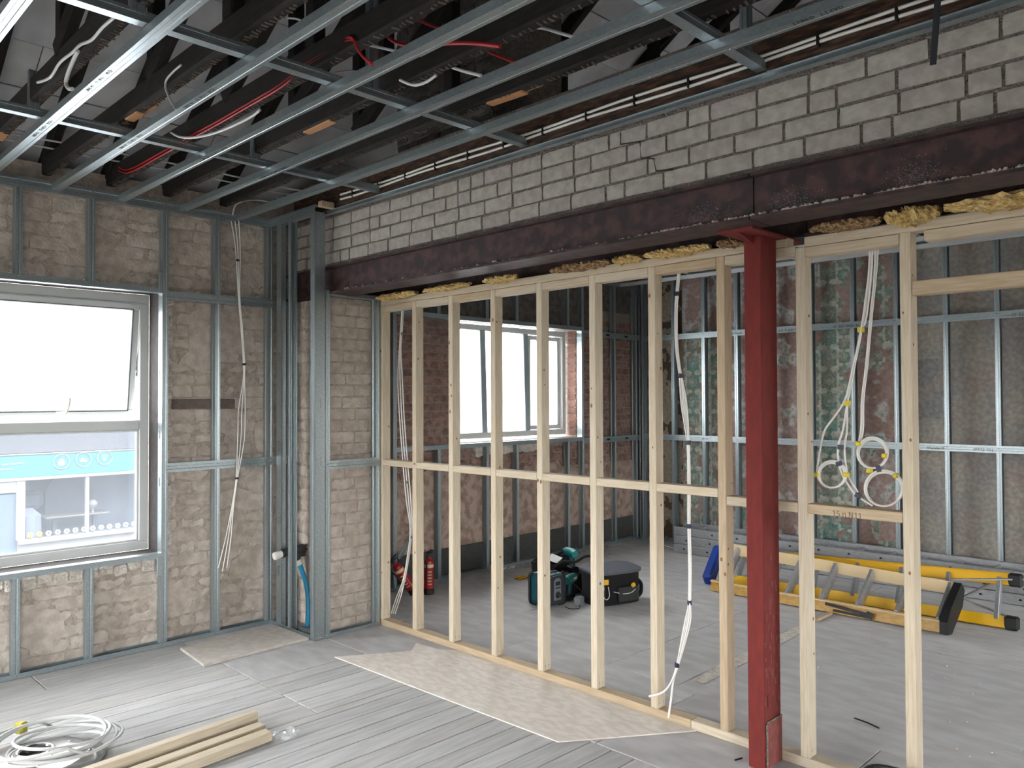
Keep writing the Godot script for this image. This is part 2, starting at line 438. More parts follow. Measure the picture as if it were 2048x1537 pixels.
# courses of bricks on a face: o = lower corner of the face, u along it, n out of it
func bricks(parent: Node, o: Vector3, u: Vector3, n: Vector3, width: float, height: float, course: float, length: float, mats: Array, holes: Array, sd: int, rough: float, proud: float, joint: float = 0.011, limit: int = 300):
	var rng := RandomNumberGenerator.new()
	rng.seed = sd
	var b := Basis(u, Vector3.UP, n)
	var count := 0
	var rest := MB.new()
	var rows := int(ceil(height / course - 0.25))
	for r in rows:
		var y := (r + 0.5) * course
		var h := course - joint
		if y + h * 0.5 > height + 0.02: continue
		var x := -length * (0.5 if r % 2 == 1 else 0.02) + rng.randf_range(-0.02, 0.02)
		while x < width:
			var l := length if rng.randf() > 0.12 else length * 0.5
			var spans := [[maxf(x, 0.0), minf(x + l - joint, width)]]
			for hole in holes:
				var hr: Rect2 = hole
				if y + h * 0.4 > hr.position.y and y - h * 0.4 < hr.end.y:
					var ns := []
					for s in spans:
						if s[1] <= hr.position.x or s[0] >= hr.end.x: ns.append(s)
						else:
							if s[0] < hr.position.x: ns.append([s[0], hr.position.x])
							if s[1] > hr.end.x: ns.append([hr.end.x, s[1]])
					spans = ns
			x += l
			for s in spans:
				var w: float = s[1] - s[0]
				if w < 0.035: continue
				var full: float = length - joint
				var half: float = length * 0.5 - joint
				var base: float = full if w > (full + half) * 0.5 else half
				var ms := brick_mesh(base, h, 0.03, rng.randi() % 7, rough)
				var c: Vector3 = o + u * ((s[0] + s[1]) * 0.5) + Vector3.UP * (y + rng.randf_range(-0.002, 0.002)) + n * (proud + rng.randf_range(-0.002, 0.002))
				var xf := Transform3D(b * Basis.from_scale(Vector3(w / base, 1, 1)) * Basis(Vector3(0, 0, 1), rng.randf_range(-0.012, 0.012)), c)
				count += 1
				if count > limit: continue
				obj("brick", ms, mats[rng.randi() % mats.size()], parent, xf)
# wall slab with rectangular openings, built of blocks: x0..x1, y0..y1, z0..z1
func slab_with_openings(mb: MB, x0: float, x1: float, y0: float, y1: float, z0: float, z1: float, holes: Array, xf := Transform3D.IDENTITY):
	var xs := [x0, x1]
	for h in holes: xs.append_array([h.position.x, h.end.x])
	xs.sort()
	for i in xs.size() - 1:
		var a: float = xs[i]
		var b: float = xs[i + 1]
		if b - a < 1e-5: continue
		var cut: Array = []
		for h in holes:
			if (a + b) * 0.5 > h.position.x and (a + b) * 0.5 < h.end.x: cut.append(h)
		var y := y0
		for h in cut:
			mb.box(xf * Vector3((a + b) / 2, (y + h.position.y) / 2, (z0 + z1) / 2), Vector3(b - a, h.position.y - y, z1 - z0), xf.basis)
			y = h.end.y
		mb.box(xf * Vector3((a + b) / 2, (y + y1) / 2, (z0 + z1) / 2), Vector3(b - a, y1 - y, z1 - z0), xf.basis)
# windows outside the picture, on the side and rear walls
const SIDE_HOLES := [Rect2(-5.1, 0.60, 2.3, 1.8)]
const BACK_HOLES := [Rect2(-2.7, 0.60, 2.9, 1.8), Rect2(5.2, 0.60, 1.7, 1.8)]
func mats_of(nm: String, k: int) -> Array:
	var a := []
	for i in k: a.append(M["%s%d" % [nm, i]])
	return a
func plaster_patch(parent: Node, o: Vector3, u: Vector3, n: Vector3, pts: Array, th: float, m: Material, sd: int):
	# ragged patch of plaster left on a wall: outline in (u, y), domed and rough
	var rng := RandomNumberGenerator.new()
	rng.seed = sd
	var poly := PackedVector2Array()
	for i in pts.size():
		var a: Vector2 = pts[i]
		var b: Vector2 = pts[(i + 1) % pts.size()]
		var k := maxi(2, int(a.distance_to(b) / 0.05))
		for j in k:
			var q := a.lerp(b, float(j) / k)
			poly.append(q + Vector2(rng.randf_range(-0.012, 0.012), rng.randf_range(-0.012, 0.012)))
	var mb := MB.new()
	mb.prism(poly, 0.0, th, Transform3D(Basis(u, n, Vector3.UP), o))
	obj("plaster_patch", mb.done(), m, parent)
func lime_skim(w: Node):
	# irregular skims of old render left over the bricks
	var rng := RandomNumberGenerator.new()
	rng.seed = 88
	for i in 34:
		var c := Vector2(rng.randf_range(0.9, 3.0), rng.randf_range(0.1, 2.9))
		if c.x < 2.35 and c.y > 0.45 and c.y < 2.55: c.x = rng.randf_range(2.38, 2.95)
		var rx := rng.randf_range(0.07, 0.22)
		var ry := rng.randf_range(0.05, 0.16)
		var pts := []
		for k in 9:
			var a := TAU * k / 9
			var r := rng.randf_range(0.65, 1.1)
			pts.append(Vector2(clampf(c.x + cos(a) * rx * r, 0.8, 3.03), c.y + sin(a) * ry * r))
		plaster_patch(w, Vector3(0, 0, -5.507), Vector3.RIGHT, Vector3.BACK, pts, rng.randf_range(0.006, 0.011), M["limed_brick%d" % (i % 5)], 900 + i)
func build_shell():
	# window wall of the near room
	var h1 := Rect2(0.72, 0.60, 1.41, 1.80)
	var h2 := Rect2(-2.3, 0.60, 1.7, 1.80)
	var mb := MB.new()
	slab_with_openings(mb, -3.2, 3.52, -0.3, 3.12, -5.82, -5.507, [h1, h2])
	var w := struct("wall_front", mb.done(), M.limed_mortar, "limewashed brick outer wall behind the metal frame, around the window with the open light")
	bricks(w, Vector3(0.78, 0.0, -5.507), Vector3.RIGHT, Vector3.BACK, 2.28, 3.05, 0.0835, 0.226, mats_of("limed_brick", 5), [Rect2(-1, 0.58, 2.36, 1.84)], 101, 0.0022, 0.003, 0.006)
	lime_skim(w)
	part_box("timber_fixing", Vector3(2.42, 1.622, -5.497), Vector3(0.45, 0.068, 0.02), M.old_fixing, w, 0.004)
	# brown lining of the window opening
	part_box("reveal_lining", Vector3(2.121, 1.5, -5.60), Vector3(0.016, 1.80, 0.17), M.reveal_brown, w, 0.003)
	part_box("reveal_lining", Vector3(1.42, 0.612, -5.60), Vector3(1.40, 0.02, 0.17), M.reveal_brown, w, 0.003)
	part_box("reveal_lining", Vector3(1.42, 2.392, -5.60), Vector3(1.40, 0.016, 0.17), M.reveal_brown, w, 0.003)
	# ragged mortar along the jamb of the opening and under the sill
	var rng := RandomNumberGenerator.new()
	rng.seed = 5
	for i in 22:
		var y := 0.62 + i * 0.082
		part_box("mortar_lump", Vector3(2.162 + rng.randf_range(-0.008, 0.016), y, -5.489), Vector3(rng.randf_range(0.035, 0.06), rng.randf_range(0.05, 0.09), 0.032), M.white_plaster, w, 0.009, Basis(Vector3.BACK, rng.randf_range(-0.3, 0.3)))
	for i in 14: part_box("mortar_lump", Vector3(0.9 + i * 0.088, 0.555 + rng.randf_range(-0.02, 0.01), -5.492), Vector3(0.085, rng.randf_range(0.05, 0.09), 0.03), M.white_plaster, w, 0.01, Basis(Vector3.BACK, rng.randf_range(-0.2, 0.2)))
	# window wall of the far room
	mb = MB.new()
	var h3 := Rect2(4.82, 1.235, 1.80, 1.185)
	slab_with_openings(mb, 3.52, 8.1, -0.3, 3.12, -5.95, -5.632, [h3])
	w = struct("wall_front", mb.done(), M.pale_mortar, "stripped red brick outer wall of the far room, around the wide three-light window")
	bricks(w, Vector3(3.60, 0.93, -5.632), Vector3.RIGHT, Vector3.BACK, 4.15, 1.62, 0.0765, 0.222, mats_of("red_brick", 5), [Rect2(1.22, 0.27, 1.80, 1.4)], 202, 0.0025, 0.005, 0.011)
	part_box("lintel", Vector3(5.66, 2.53, -5.615), Vector3(2.5, 0.22, 0.03), M.lintel, w, 0.004)
	part_box("plaster_band", Vector3(5.65, 2.80, -5.622), Vector3(4.1, 0.32, 0.02), M.lintel, w, 0.004)
	part_box("plaster_band", Vector3(5.65, 0.60, -5.620), Vector3(4.1, 0.66, 0.022), M.old_plaster, w, 0.004)
	plaster_patch(w, Vector3(0, 0, -5.63), Vector3.RIGHT, Vector3.BACK, [Vector2(4.3, 0.88), Vector2(5.0, 0.90), Vector2(5.1, 1.02), Vector2(4.7, 1.06), Vector2(4.4, 0.98)], 0.022, M.old_plaster, 3)
	plaster_patch(w, Vector3(0, 0, -5.63), Vector3.RIGHT, Vector3.BACK, [Vector2(5.1, 1.10), Vector2(6.05, 1.12), Vector2(6.05, 1.22), Vector2(5.1, 1.20)], 0.03, M.white_plaster, 4)
	plaster_patch(w, Vector3(0, 0, -5.63), Vector3.RIGHT, Vector3.BACK, [Vector2(5.7, 0.86), Vector2(6.4, 0.88), Vector2(6.3, 1.0), Vector2(5.8, 0.97)], 0.022, M.old_plaster, 5)
	part_box("bitumen_band", Vector3(5.65, 0.16, -5.612), Vector3(4.1, 0.24, 0.03), M.bitumen_band, w, 0.004)
	for i in 15: obj("reveal_brick", brick_mesh(0.105, 0.066, 0.03, i % 7, 0.003), M["orange_brick%d" % (i % 2)], w, Transform3D(Basis(Vector3.BACK, Vector3.UP, Vector3.LEFT), Vector3(6.612, 1.285 + i * 0.0765, -5.69)))
	# papered wall on the right
	mb = MB.new()
	mb.box(Vector3(7.93, 1.4, -1.5), Vector3(0.3, 3.4, 9.0))
	w = struct("wall_right", mb.done(), M.room_plaster, "old wall with torn flowered wallpaper behind the metal studs, ladders along its foot")
	mb = MB.new()
	mb.quad_uv(Vector3(7.772, 0, -5.632), Vector3(7.772, 0, 0.2), Vector3(7.772, 3.1, 0.2), Vector3(7.772, 3.1, -5.632), Vector3.LEFT, Vector2(0, 1), Vector2(1, 1), Vector2(1, 0), Vector2(0, 0))
	mb.box(Vector3(7.776, 1.55, -2.716), Vector3(0.006, 3.1, 5.832))
	obj("wallpaper_coat", mb.done(), wallpaper(), w)
	# remaining walls, outside the picture
	mb = MB.new()
	slab_with_openings(mb, -6.0, 3.0, -0.3, 3.12, -0.15, 0.15, SIDE_HOLES, Transform3D(Basis(Vector3.BACK, Vector3.UP, Vector3.LEFT), Vector3(-3.0, 0, 0)))
	struct("wall_left", mb.done(), M.room_plaster, "plain plastered side wall of the near room")
	mb = MB.new()
	slab_with_openings(mb, -3.2, 8.1, -0.3, 3.12, 2.8, 3.0, BACK_HOLES)
	struct("wall_back", mb.done(), M.room_plaster, "plain plastered rear wall of both rooms")
	# brick pier under the end of the beam
	mb = MB.new()
	mb.box(Vector3(3.285, 1.19, -5.2), Vector3(0.446, 2.38, 0.62))
	w = struct("wall_pier", mb.done(), M.limed_mortar, "limewashed brick pier carrying the end of the steel beam")
	bricks(w, Vector3(3.066, 0.0, -4.89), Vector3.RIGHT, Vector3.BACK, 0.44, 2.38, 0.0835, 0.226, mats_of("limed_brick", 5), [], 303, 0.0018, 0.0045, 0.009)
	bricks(w, Vector3(3.062, 0.0, -5.50), Vector3.BACK, Vector3.LEFT, 0.61, 2.38, 0.0835, 0.226, mats_of("limed_brick", 5), [], 304, 0.004, 0.005, 0.009)
	# brickwork over the beam
	mb = MB.new()
	mb.box(Vector3(3.34, 2.90, -1.4), Vector3(0.60, 0.64, 8.2))
	w = struct("wall_divider", mb.done(), M.grey_mortar, "pale painted brickwork standing on the rusty steel beam")
	bricks(w, Vector3(3.04, 2.602, -5.35), Vector3.BACK, Vector3.LEFT, 5.6, 0.345, 0.0835, 0.2215, mats_of("grey_brick", 4), [], 405, 0.0018, 0.009, 0.010)
	mb = MB.new()
	mb.box(Vector3(3.05, 2.592, -2.3), Vector3(0.03, 0.022, 6.0), Basis.IDENTITY, 0.004)
	obj("mortar_bed", mb.done(), M.grey_mortar, w)
	var cr := []
	for p in [[1241, 266], [1241, 289], [1280, 283], [1282, 316], [1308, 318], [1312, 342], [1345, 340]]: cr.append(on_x(p[0], p[1], 3.031))
	mb = MB.new()
	mb.tube(PackedVector3Array(cr), 0.0035, 4)
	obj("crack", mb.done(), M.tape_black, w)
	# chimney stack rising into the roof space
	mb = MB.new()
	mb.box(Vector3(3.42, 4.2, -3.72), Vector3(0.6, 2.0, 0.90))
	w = struct("wall_chimney", mb.done(), M.grey_mortar, "sooty brick chimney stack rising through the roof space")
	bricks(w, Vector3(3.12, 3.22, -4.17), Vector3.BACK, Vector3.LEFT, 0.90, 1.1, 0.0835, 0.2215, [M.char_sooty if M.has("char_sooty") else M.lintel], [], 406, 0.004, 0.010, 0.014)
func wallpaper() -> StandardMaterial3D:
	# torn wallpaper: flowers printed on cream, over bare stained plaster
	var wpx := 1400
	var hpx := 760
	var im := Image.create(wpx, hpx, false, Image.FORMAT_RGB8)
	var n1 := noise(61, 1.6, FastNoiseLite.TYPE_SIMPLEX_SMOOTH, 4)
	var n2 := noise(62, 7.0, FastNoiseLite.TYPE_SIMPLEX_SMOOTH, 4)
	var n3 := noise(63, 3.0, FastNoiseLite.TYPE_SIMPLEX_SMOOTH, 3)
	var pink := Color(0.64, 0.55, 0.525)
	var brown := Color(0.56, 0.475, 0.43)
	var chalk := Color(0.74, 0.73, 0.725)
	var cream := Color(0.735, 0.735, 0.68)
	var beige := Color(0.68, 0.655, 0.615)
	var green := Color(0.48, 0.535, 0.48)
	var aqua := Color(0.38, 0.57, 0.545)
	for j in hpx:
		var y := 3.1 * (1.0 - (j + 0.5) / hpx)
		for i in wpx:
			var z := -5.632 + 5.832 * (i + 0.5) / wpx
			var a := n1.get_noise_2d(z, y)
			var b := n2.get_noise_2d(z, y)
			var c := pink.lerp(brown, clampf(0.5 + a * 1.4, 0, 1))
			var d := n3.get_noise_2d(z + 9.0, y * 0.8)
			c = c.lerp(chalk, clampf((d + b * 0.5) * 3.0 - 0.1, 0, 1))
			var paper := false
			var rag := a * 0.09 + b * 0.03
			if z + rag > -5.02 and z + rag < -4.60 and y < 2.40 + rag and d > -0.42: paper = true
			elif z + rag > -3.47 and z + rag < -3.10 and d > -0.38 + (0.3 if y > 2.4 else 0.0): paper = true
			elif z > -3.10 and z < -2.66 and d + b * 0.3 > (0.12 if y > 1.9 or y < 0.7 else 0.34): paper = true
			elif z > -4.6 and z < -3.5 and d + b * 0.4 > 0.45: paper = true
			if paper:
				c = cream.lerp(beige, clampf(0.25 + b, 0, 1))
				# big and small flowers in staggered columns
				var col := floorf(z / 0.155)
				var odd := int(absf(col)) % 2
				var pitch := 0.215 if odd == 0 else 0.135
				var shift := 0.0 if odd == 0 else 0.05
				var row := floorf((y + shift) / pitch)
				var v := Vector2(z - (col + 0.5) * 0.155, y + shift - (row + 0.5) * pitch)
				var rr := v.length()
				var th := v.angle()
				var big := (0.098 if odd == 0 else 0.062) * (1.0 + 0.10 * cos(th * 8.0))
				if rr < big:
					var q := rr / big
					var tint := green.lerp(aqua, clampf(0.1 + n1.get_noise_2d(z * 0.8 + 30.0, y * 0.8) * 2.2, 0, 1))
					if q < 0.22: tint = cream.darkened(0.12)
					elif q > 0.40 and q < 0.52: tint = cream.darkened(0.06 + 0.2 * absf(sin(th * 10.0)))
					elif q > 0.52 and sin(th * 16.0) > 0.55: tint = tint.darkened(0.16)
					c = c.lerp(tint, clampf(0.86 - maxf(0.0, b) * 1.2, 0.2, 0.86))
			if z > -2.66:
				c = beige.lerp(Color(0.62, 0.605, 0.59), clampf(0.5 + a * 1.6, 0, 1))
				if y > 1.45 + a * 0.1 and y < 2.0 and z < -2.3: c = Color(0.57, 0.565, 0.56)
				c = c.lerp(Color(0.67, 0.61, 0.575), clampf(d * 2.0 - 0.3, 0, 0.7))
			if z < -5.02 and z > -5.42:
				c = Color(0.62, 0.58, 0.51)
				if d + b * 0.6 > 0.22: c = Color(0.36, 0.30, 0.25)
			c = c * (0.93 + 0.14 * n2.get_noise_2d(z * 2.7, y * 2.7))
			im.set_pixel(i, j, c)
	var m := StandardMaterial3D.new()
	m.albedo_texture = ImageTexture.create_from_image(im)
	m.roughness = 0.95
	return m
func build_floor():
	var mb := MB.new()
	mb.box(Vector3(2.45, -0.16, -1.5), Vector3(11.3, 0.26, 9.0))
	var f := struct("floor", mb.done(), M.under_floor, "dusty grey boarded floor", "floor")
	var rng := RandomNumberGenerator.new()
	rng.seed = 77
	var mk := func(nm: String, x0: float, x1: float, z0: float, z1: float, m: Material, dy: float = 0.0):
		var g := 0.0045
		part_box(nm, Vector3((x0 + x1) / 2, -0.0145 + dy, (z0 + z1) / 2), Vector3(x1 - x0 - g, 0.027, z1 - z0 - g), m, f, 0.0025)
	var left := [-5.5, -5.30, -5.11, -4.93, -4.75, -4.565, -4.445, -4.337, -4.21, -4.037, -3.868, -3.70]
	for i in left.size() - 1:
		var cut := rng.randf_range(-1.6, 0.4)
		if left[i] < -5.2:
			mk.call("floor_board", -3.0, 1.34, left[i], left[i + 1], M["floor_board%d" % (rng.randi() % 5)])
			mk.call("floor_board", 1.34, 2.245, left[i], left[i + 1], M["floor_board%d" % (rng.randi() % 5)])
		else:
			mk.call("floor_board", -3.0, cut, left[i], left[i + 1], M["floor_board%d" % (rng.randi() % 5)], rng.randf_range(-0.0012, 0.0))
			mk.call("floor_board", cut, 2.245, left[i], left[i + 1], M["floor_board%d" % (rng.randi() % 5)], rng.randf_range(-0.0012, 0.0))
	var right := [-4.35, -4.23, -4.077, -3.915, -3.775, -3.70]
	for i in right.size() - 1: mk.call("floor_board", 2.245, 2.985, right[i], right[i + 1], M["floor_board%d" % (rng.randi() % 5)], rng.randf_range(-0.001, 0.0))
	mk.call("floor_sheet", 2.245, 3.5, -5.5, -4.80, M.floor_sheet0)
	mk.call("floor_sheet", 2.245, 2.985, -4.80, -4.35, M.floor_sheet1)
	var z := -3.70
	var widths := [0.068, 0.125, 0.127, 0.125, 0.14, 0.137, 0.134, 0.126, 0.131, 0.13, 0.13]
	var k := 0
	while z < 2.78:
		var wd: float = widths[k] if k < widths.size() else 0.131
		var cut2 := rng.randf_range(-2.0, 1.0)
		mk.call("floor_board", -3.0, cut2, z, minf(z + wd, 2.8), M["floor_board%d" % (rng.randi() % 5)], rng.randf_range(-0.0012, 0.0))
		mk.call("floor_board", cut2, 2.985, z, minf(z + wd, 2.8), M["floor_board%d" % (rng.randi() % 5)], rng.randf_range(-0.0012, 0.0))
		z += wd; k += 1
	# sheets: strip under the partition, then the far room
	var zs := [-4.80, -3.785, -2.43, -1.43, 0.2, 2.8]
	for i in zs.size() - 1: mk.call("floor_sheet", 2.985, 3.918 if zs[i] < -2.4 else 3.857, zs[i], zs[i + 1], M["floor_sheet%d" % (rng.randi() % 3)])
	mk.call("floor_sheet", 3.5, 3.918, -5.63, -4.80, M.floor_sheet1)
	var cols := [[3.918, 5.6, [-5.63, -4.3, -3.09, -2.58, 2.8]], [5.6, 7.76, [-5.63, -3.7, -2.63, -0.9, 2.8]]]
	for c in cols:
		for i in c[2].size() - 1:
			var x0: float = c[0]
			if c[0] < 4.0 and c[2][i] > -2.7: x0 = 3.857
			mk.call("floor_sheet", x0, c[1], c[2][i], c[2][i + 1], M["floor_sheet%d" % (rng.randi() % 3)], rng.randf_range(-0.0015, 0.0))
	# loose boards lying on the floor
	mb = MB.new()
	var poly := PackedVector2Array([Vector2(2.798, -4.411), Vector2(3.213, -4.15), Vector2(3.339, -4.263), Vector2(3.36, -4.045), Vector2(3.432, -3.95), Vector2(3.434, -2.155), Vector2(2.861, -2.556)])
	mb.prism(poly, 0.0005, 0.0065)
	single("plywood_offcut", mb.done(), M.plywood, "long pale plywood offcut lying along the foot of the timber partition", "plywood")
	mb = MB.new()
	mb.prism(PackedVector2Array([Vector2(2.169, -5.277), Vector2(2.134, -4.835), Vector2(2.878, -4.86), Vector2(2.868, -5.309)]), 0.0005, 0.018)
	single("chipboard_offcut", mb.done(), M.chipboard, "thick dusty chipboard piece lying in the corner by the boxed-out pier", "board")
	mb = MB.new()
	var s1 := on_y(1384, 1360); var s2 := on_y(1440, 1330); var s3 := on_y(1505, 1300); var s4 := on_y(1600, 1250); var s5 := on_y(1610, 1262); var s6 := on_y(1512, 1316); var s7 := on_y(1406, 1369)
	var pp := PackedVector2Array()
	for q in [s1, s2, s3, s4, s5, s6, s7]: pp.append(Vector2(q.x, q.z))
	mb.prism(pp, 0.0004, 0.002)
	single("filler_strip", mb.done(), M.white_plaster, "pale ragged strip of filler along a joint in the far room floor", "filler")
# ---------------------------------------------------------------- windows and what lies outside
func frame_ring(mb: MB, x0: float, x1: float, y0: float, y1: float, zc: float, fw: float, fd: float, xf := Transform3D.IDENTITY):
	for r in [[(x0 + x1) / 2, y0 + fw / 2, x1 - x0, fw], [(x0 + x1) / 2, y1 - fw / 2, x1 - x0, fw], [x0 + fw / 2, (y0 + y1) / 2, fw, y1 - y0 - 2 * fw], [x1 - fw / 2, (y0 + y1) / 2, fw, y1 - y0 - 2 * fw]]:
		mb.box(xf * Vector3(r[0], r[1], zc), Vector3(r[2], r[3], fd), xf.basis, 0.004)
func glass(nm: String, alpha: float, tint: Color, haze: float) -> StandardMaterial3D:
	var m := StandardMaterial3D.new()
	m.resource_name = nm
	m.transparency = BaseMaterial3D.TRANSPARENCY_ALPHA
	m.albedo_color = Color(tint.r, tint.g, tint.b, alpha)
	m.roughness = 0.08
	if haze > 0.0:
		m.backlight_enabled = true; m.backlight = Color(haze, haze, haze)
	return m
func build_windows():
	var g_up := glass("pane_hazy", 0.16, Color(0.97, 0.98, 0.98), 1.0)
	var g_clear := glass("pane_clear", 0.05, Color(0.95, 0.98, 1.0), 0.0)
	var g_low := glass("pane_dusty", 0.42, Color(0.60, 0.62, 0.64), 0.06)
	# window_1: white plastic frame, open top-hung light over a fixed pane
	var w := Node3D.new()
	w.name = "window_1"
	add_child(w)
	w.set_meta("kind", "structure"); w.set_meta("label", "white plastic window of the near room with its top light propped open"); w.set_meta("category", "window")
	var mb := MB.new()
	frame_ring(mb, 0.735, 2.112, 0.622, 2.383, -5.717, 0.062, 0.065)
	obj("window_frame", mb.done(), M.upvc, w)
	mb = MB.new()
	mb.box(Vector3(1.42, 1.482, -5.717), Vector3(1.26, 0.066, 0.068), Basis.IDENTITY, 0.005)
	obj("transom", mb.done(), M.upvc, w)
	mb = MB.new()
	frame_ring(mb, 0.797, 2.05, 0.684, 1.449, -5.712, 0.014, 0.03)
	obj("glazing_bead", mb.done(), M.upvc, w)
	part_box("pane", Vector3(1.42, 1.066, -5.725), Vector3(1.25, 0.76, 0.006), g_low, w)
	var hinge := Transform3D(Basis(Vector3.RIGHT, deg_to_rad(8.2)), Vector3(0, 2.315, -5.672))
	var sash := Node3D.new()
	sash.name = "open_light"
	w.add_child(sash)
	mb = MB.new()
	frame_ring(mb, 0.80, 2.045, -0.785, 0.0, -0.02, 0.05, 0.045, hinge)
	obj("sash_frame", mb.done(), M.upvc, sash)
	mb = MB.new()
	frame_ring(mb, 0.838, 2.007, -0.747, -0.038, -0.008, 0.005, 0.03, hinge)
	obj("gasket", mb.done(), M.gasket, sash)
	obj("pane", box_mesh(Vector3(1.16, 0.70, 0.006)), g_up, sash, hinge * Transform3D(Basis.IDENTITY, Vector3(1.42, -0.392, -0.025)))
	mb = MB.new()
	mb.box(hinge * Vector3(1.585, -0.755, 0.012), Vector3(0.06, 0.022, 0.02), hinge.basis, 0.004)
	mb.tube(smooth_line([hinge * Vector3(1.585, -0.755, 0.02), hinge * Vector3(1.60, -0.76, 0.045), hinge * Vector3(1.618, -0.70, 0.05), hinge * Vector3(1.622, -0.645, 0.05)]), 0.008, 8)
	obj("handle", mb.done(), M.white_plastic, sash)
	mb = MB.new()
	mb.tube(smooth_line([Vector3(2.058, 2.02, -5.70), Vector3(2.052, 1.95, -5.73), Vector3(2.047, 1.82, -5.735)]), 0.005, 6)
	obj("stay", mb.done(), M.grey_plastic, w)
	# a second window of the same wall, to the left of the picture
	w = Node3D.new()
	w.name = "window_2"
	add_child(w)
	w.set_meta("kind", "structure"); w.set_meta("label", "closed white plastic window further along the wall of the near room"); w.set_meta("category", "window")
	mb = MB.new()
	frame_ring(mb, -2.28, -0.62, 0.622, 2.383, -5.717, 0.062, 0.065)
	mb.box(Vector3(-1.45, 1.482, -5.717), Vector3(1.55, 0.066, 0.068), Basis.IDENTITY, 0.005)
	obj("window_frame", mb.done(), M.upvc, w)
	part_box("pane", Vector3(-1.45, 1.5, -5.725), Vector3(1.55, 1.70, 0.006), g_clear, w)
	# windows behind and beside the camera
	for q in 3:
		var h: Rect2 = SIDE_HOLES[q] if q < 1 else BACK_HOLES[q - 1]
		var xf := Transform3D(Basis(Vector3.BACK, Vector3.UP, Vector3.LEFT), Vector3(-3.0, 0, 0)) if q < 1 else Transform3D(Basis.IDENTITY, Vector3(0, 0, 2.9))
		w = Node3D.new()
		w.name = "window_%d" % (q + 4)
		add_child(w)
		w.set_meta("kind", "structure"); w.set_meta("category", "window")
		w.set_meta("label", ["plain white window of the side wall, by the window wall", "plain wide white window of the near room's rear wall", "plain white window of the far room's rear wall"][q])
		mb = MB.new()
		frame_ring(mb, h.position.x, h.end.x, h.position.y, h.end.y, 0.0, 0.06, 0.07, xf)
		mb.box(xf * Vector3(h.get_center().x, h.get_center().y, 0), Vector3(0.06, h.size.y - 0.1, 0.065), xf.basis, 0.004)
		obj("window_frame", mb.done(), M.upvc, w)
		obj("pane", box_mesh(Vector3(h.size.x - 0.1, h.size.y - 0.1, 0.006)), g_clear, w, xf * Transform3D(Basis.IDENTITY, Vector3(h.get_center().x, h.get_center().y, 0.0)))
	# window_3: three lights, far room
	w = Node3D.new()
	w.name = "window_3"
	add_child(w)
	w.set_meta("kind", "structure"); w.set_meta("label", "wide three-light white window of the far room"); w.set_meta("category", "window")
	mb = MB.new()
	frame_ring(mb, 4.83, 6.585, 1.262, 2.385, -5.78, 0.058, 0.065)
	obj("window_frame", mb.done(), M.upvc, w)
	for x in [5.35, 5.965]:
		part_box("mullion", Vector3(x, 1.823, -5.78), Vector3(0.075, 1.01, 0.075), M.upvc_grey, w, 0.004, Basis(Vector3.BACK, 0.03))
	mb = MB.new()
	frame_ring(mb, 6.01, 6.52, 1.325, 2.32, -5.80, 0.045, 0.05)
	obj("sash_frame", mb.done(), M.upvc, w)
	for x in [[4.888, 5.325], [5.375, 5.94], [6.055, 6.475]]:
		part_box("pane", Vector3((x[0] + x[1]) / 2, 1.823, -5.785), Vector3(x[1] - x[0], 0.99, 0.006), g_up, w)
	mb = MB.new()
	var wire := []
	for p in [[1047, 666], [1075, 669], [1100, 676], [1134, 689]]: wire.append(on_z(p[0], p[1], -5.70))
	mb.tube(smooth_line(wire), 0.0025, 5)
	mb.box(on_z(1134, 689, -5.70), Vector3(0.03, 0.03, 0.03), Basis.IDENTITY, 0.008)
	single("aerial_wire", mb.done(), M.white_plastic, "thin wire with a small white clip hung across the three-light window", "wire")
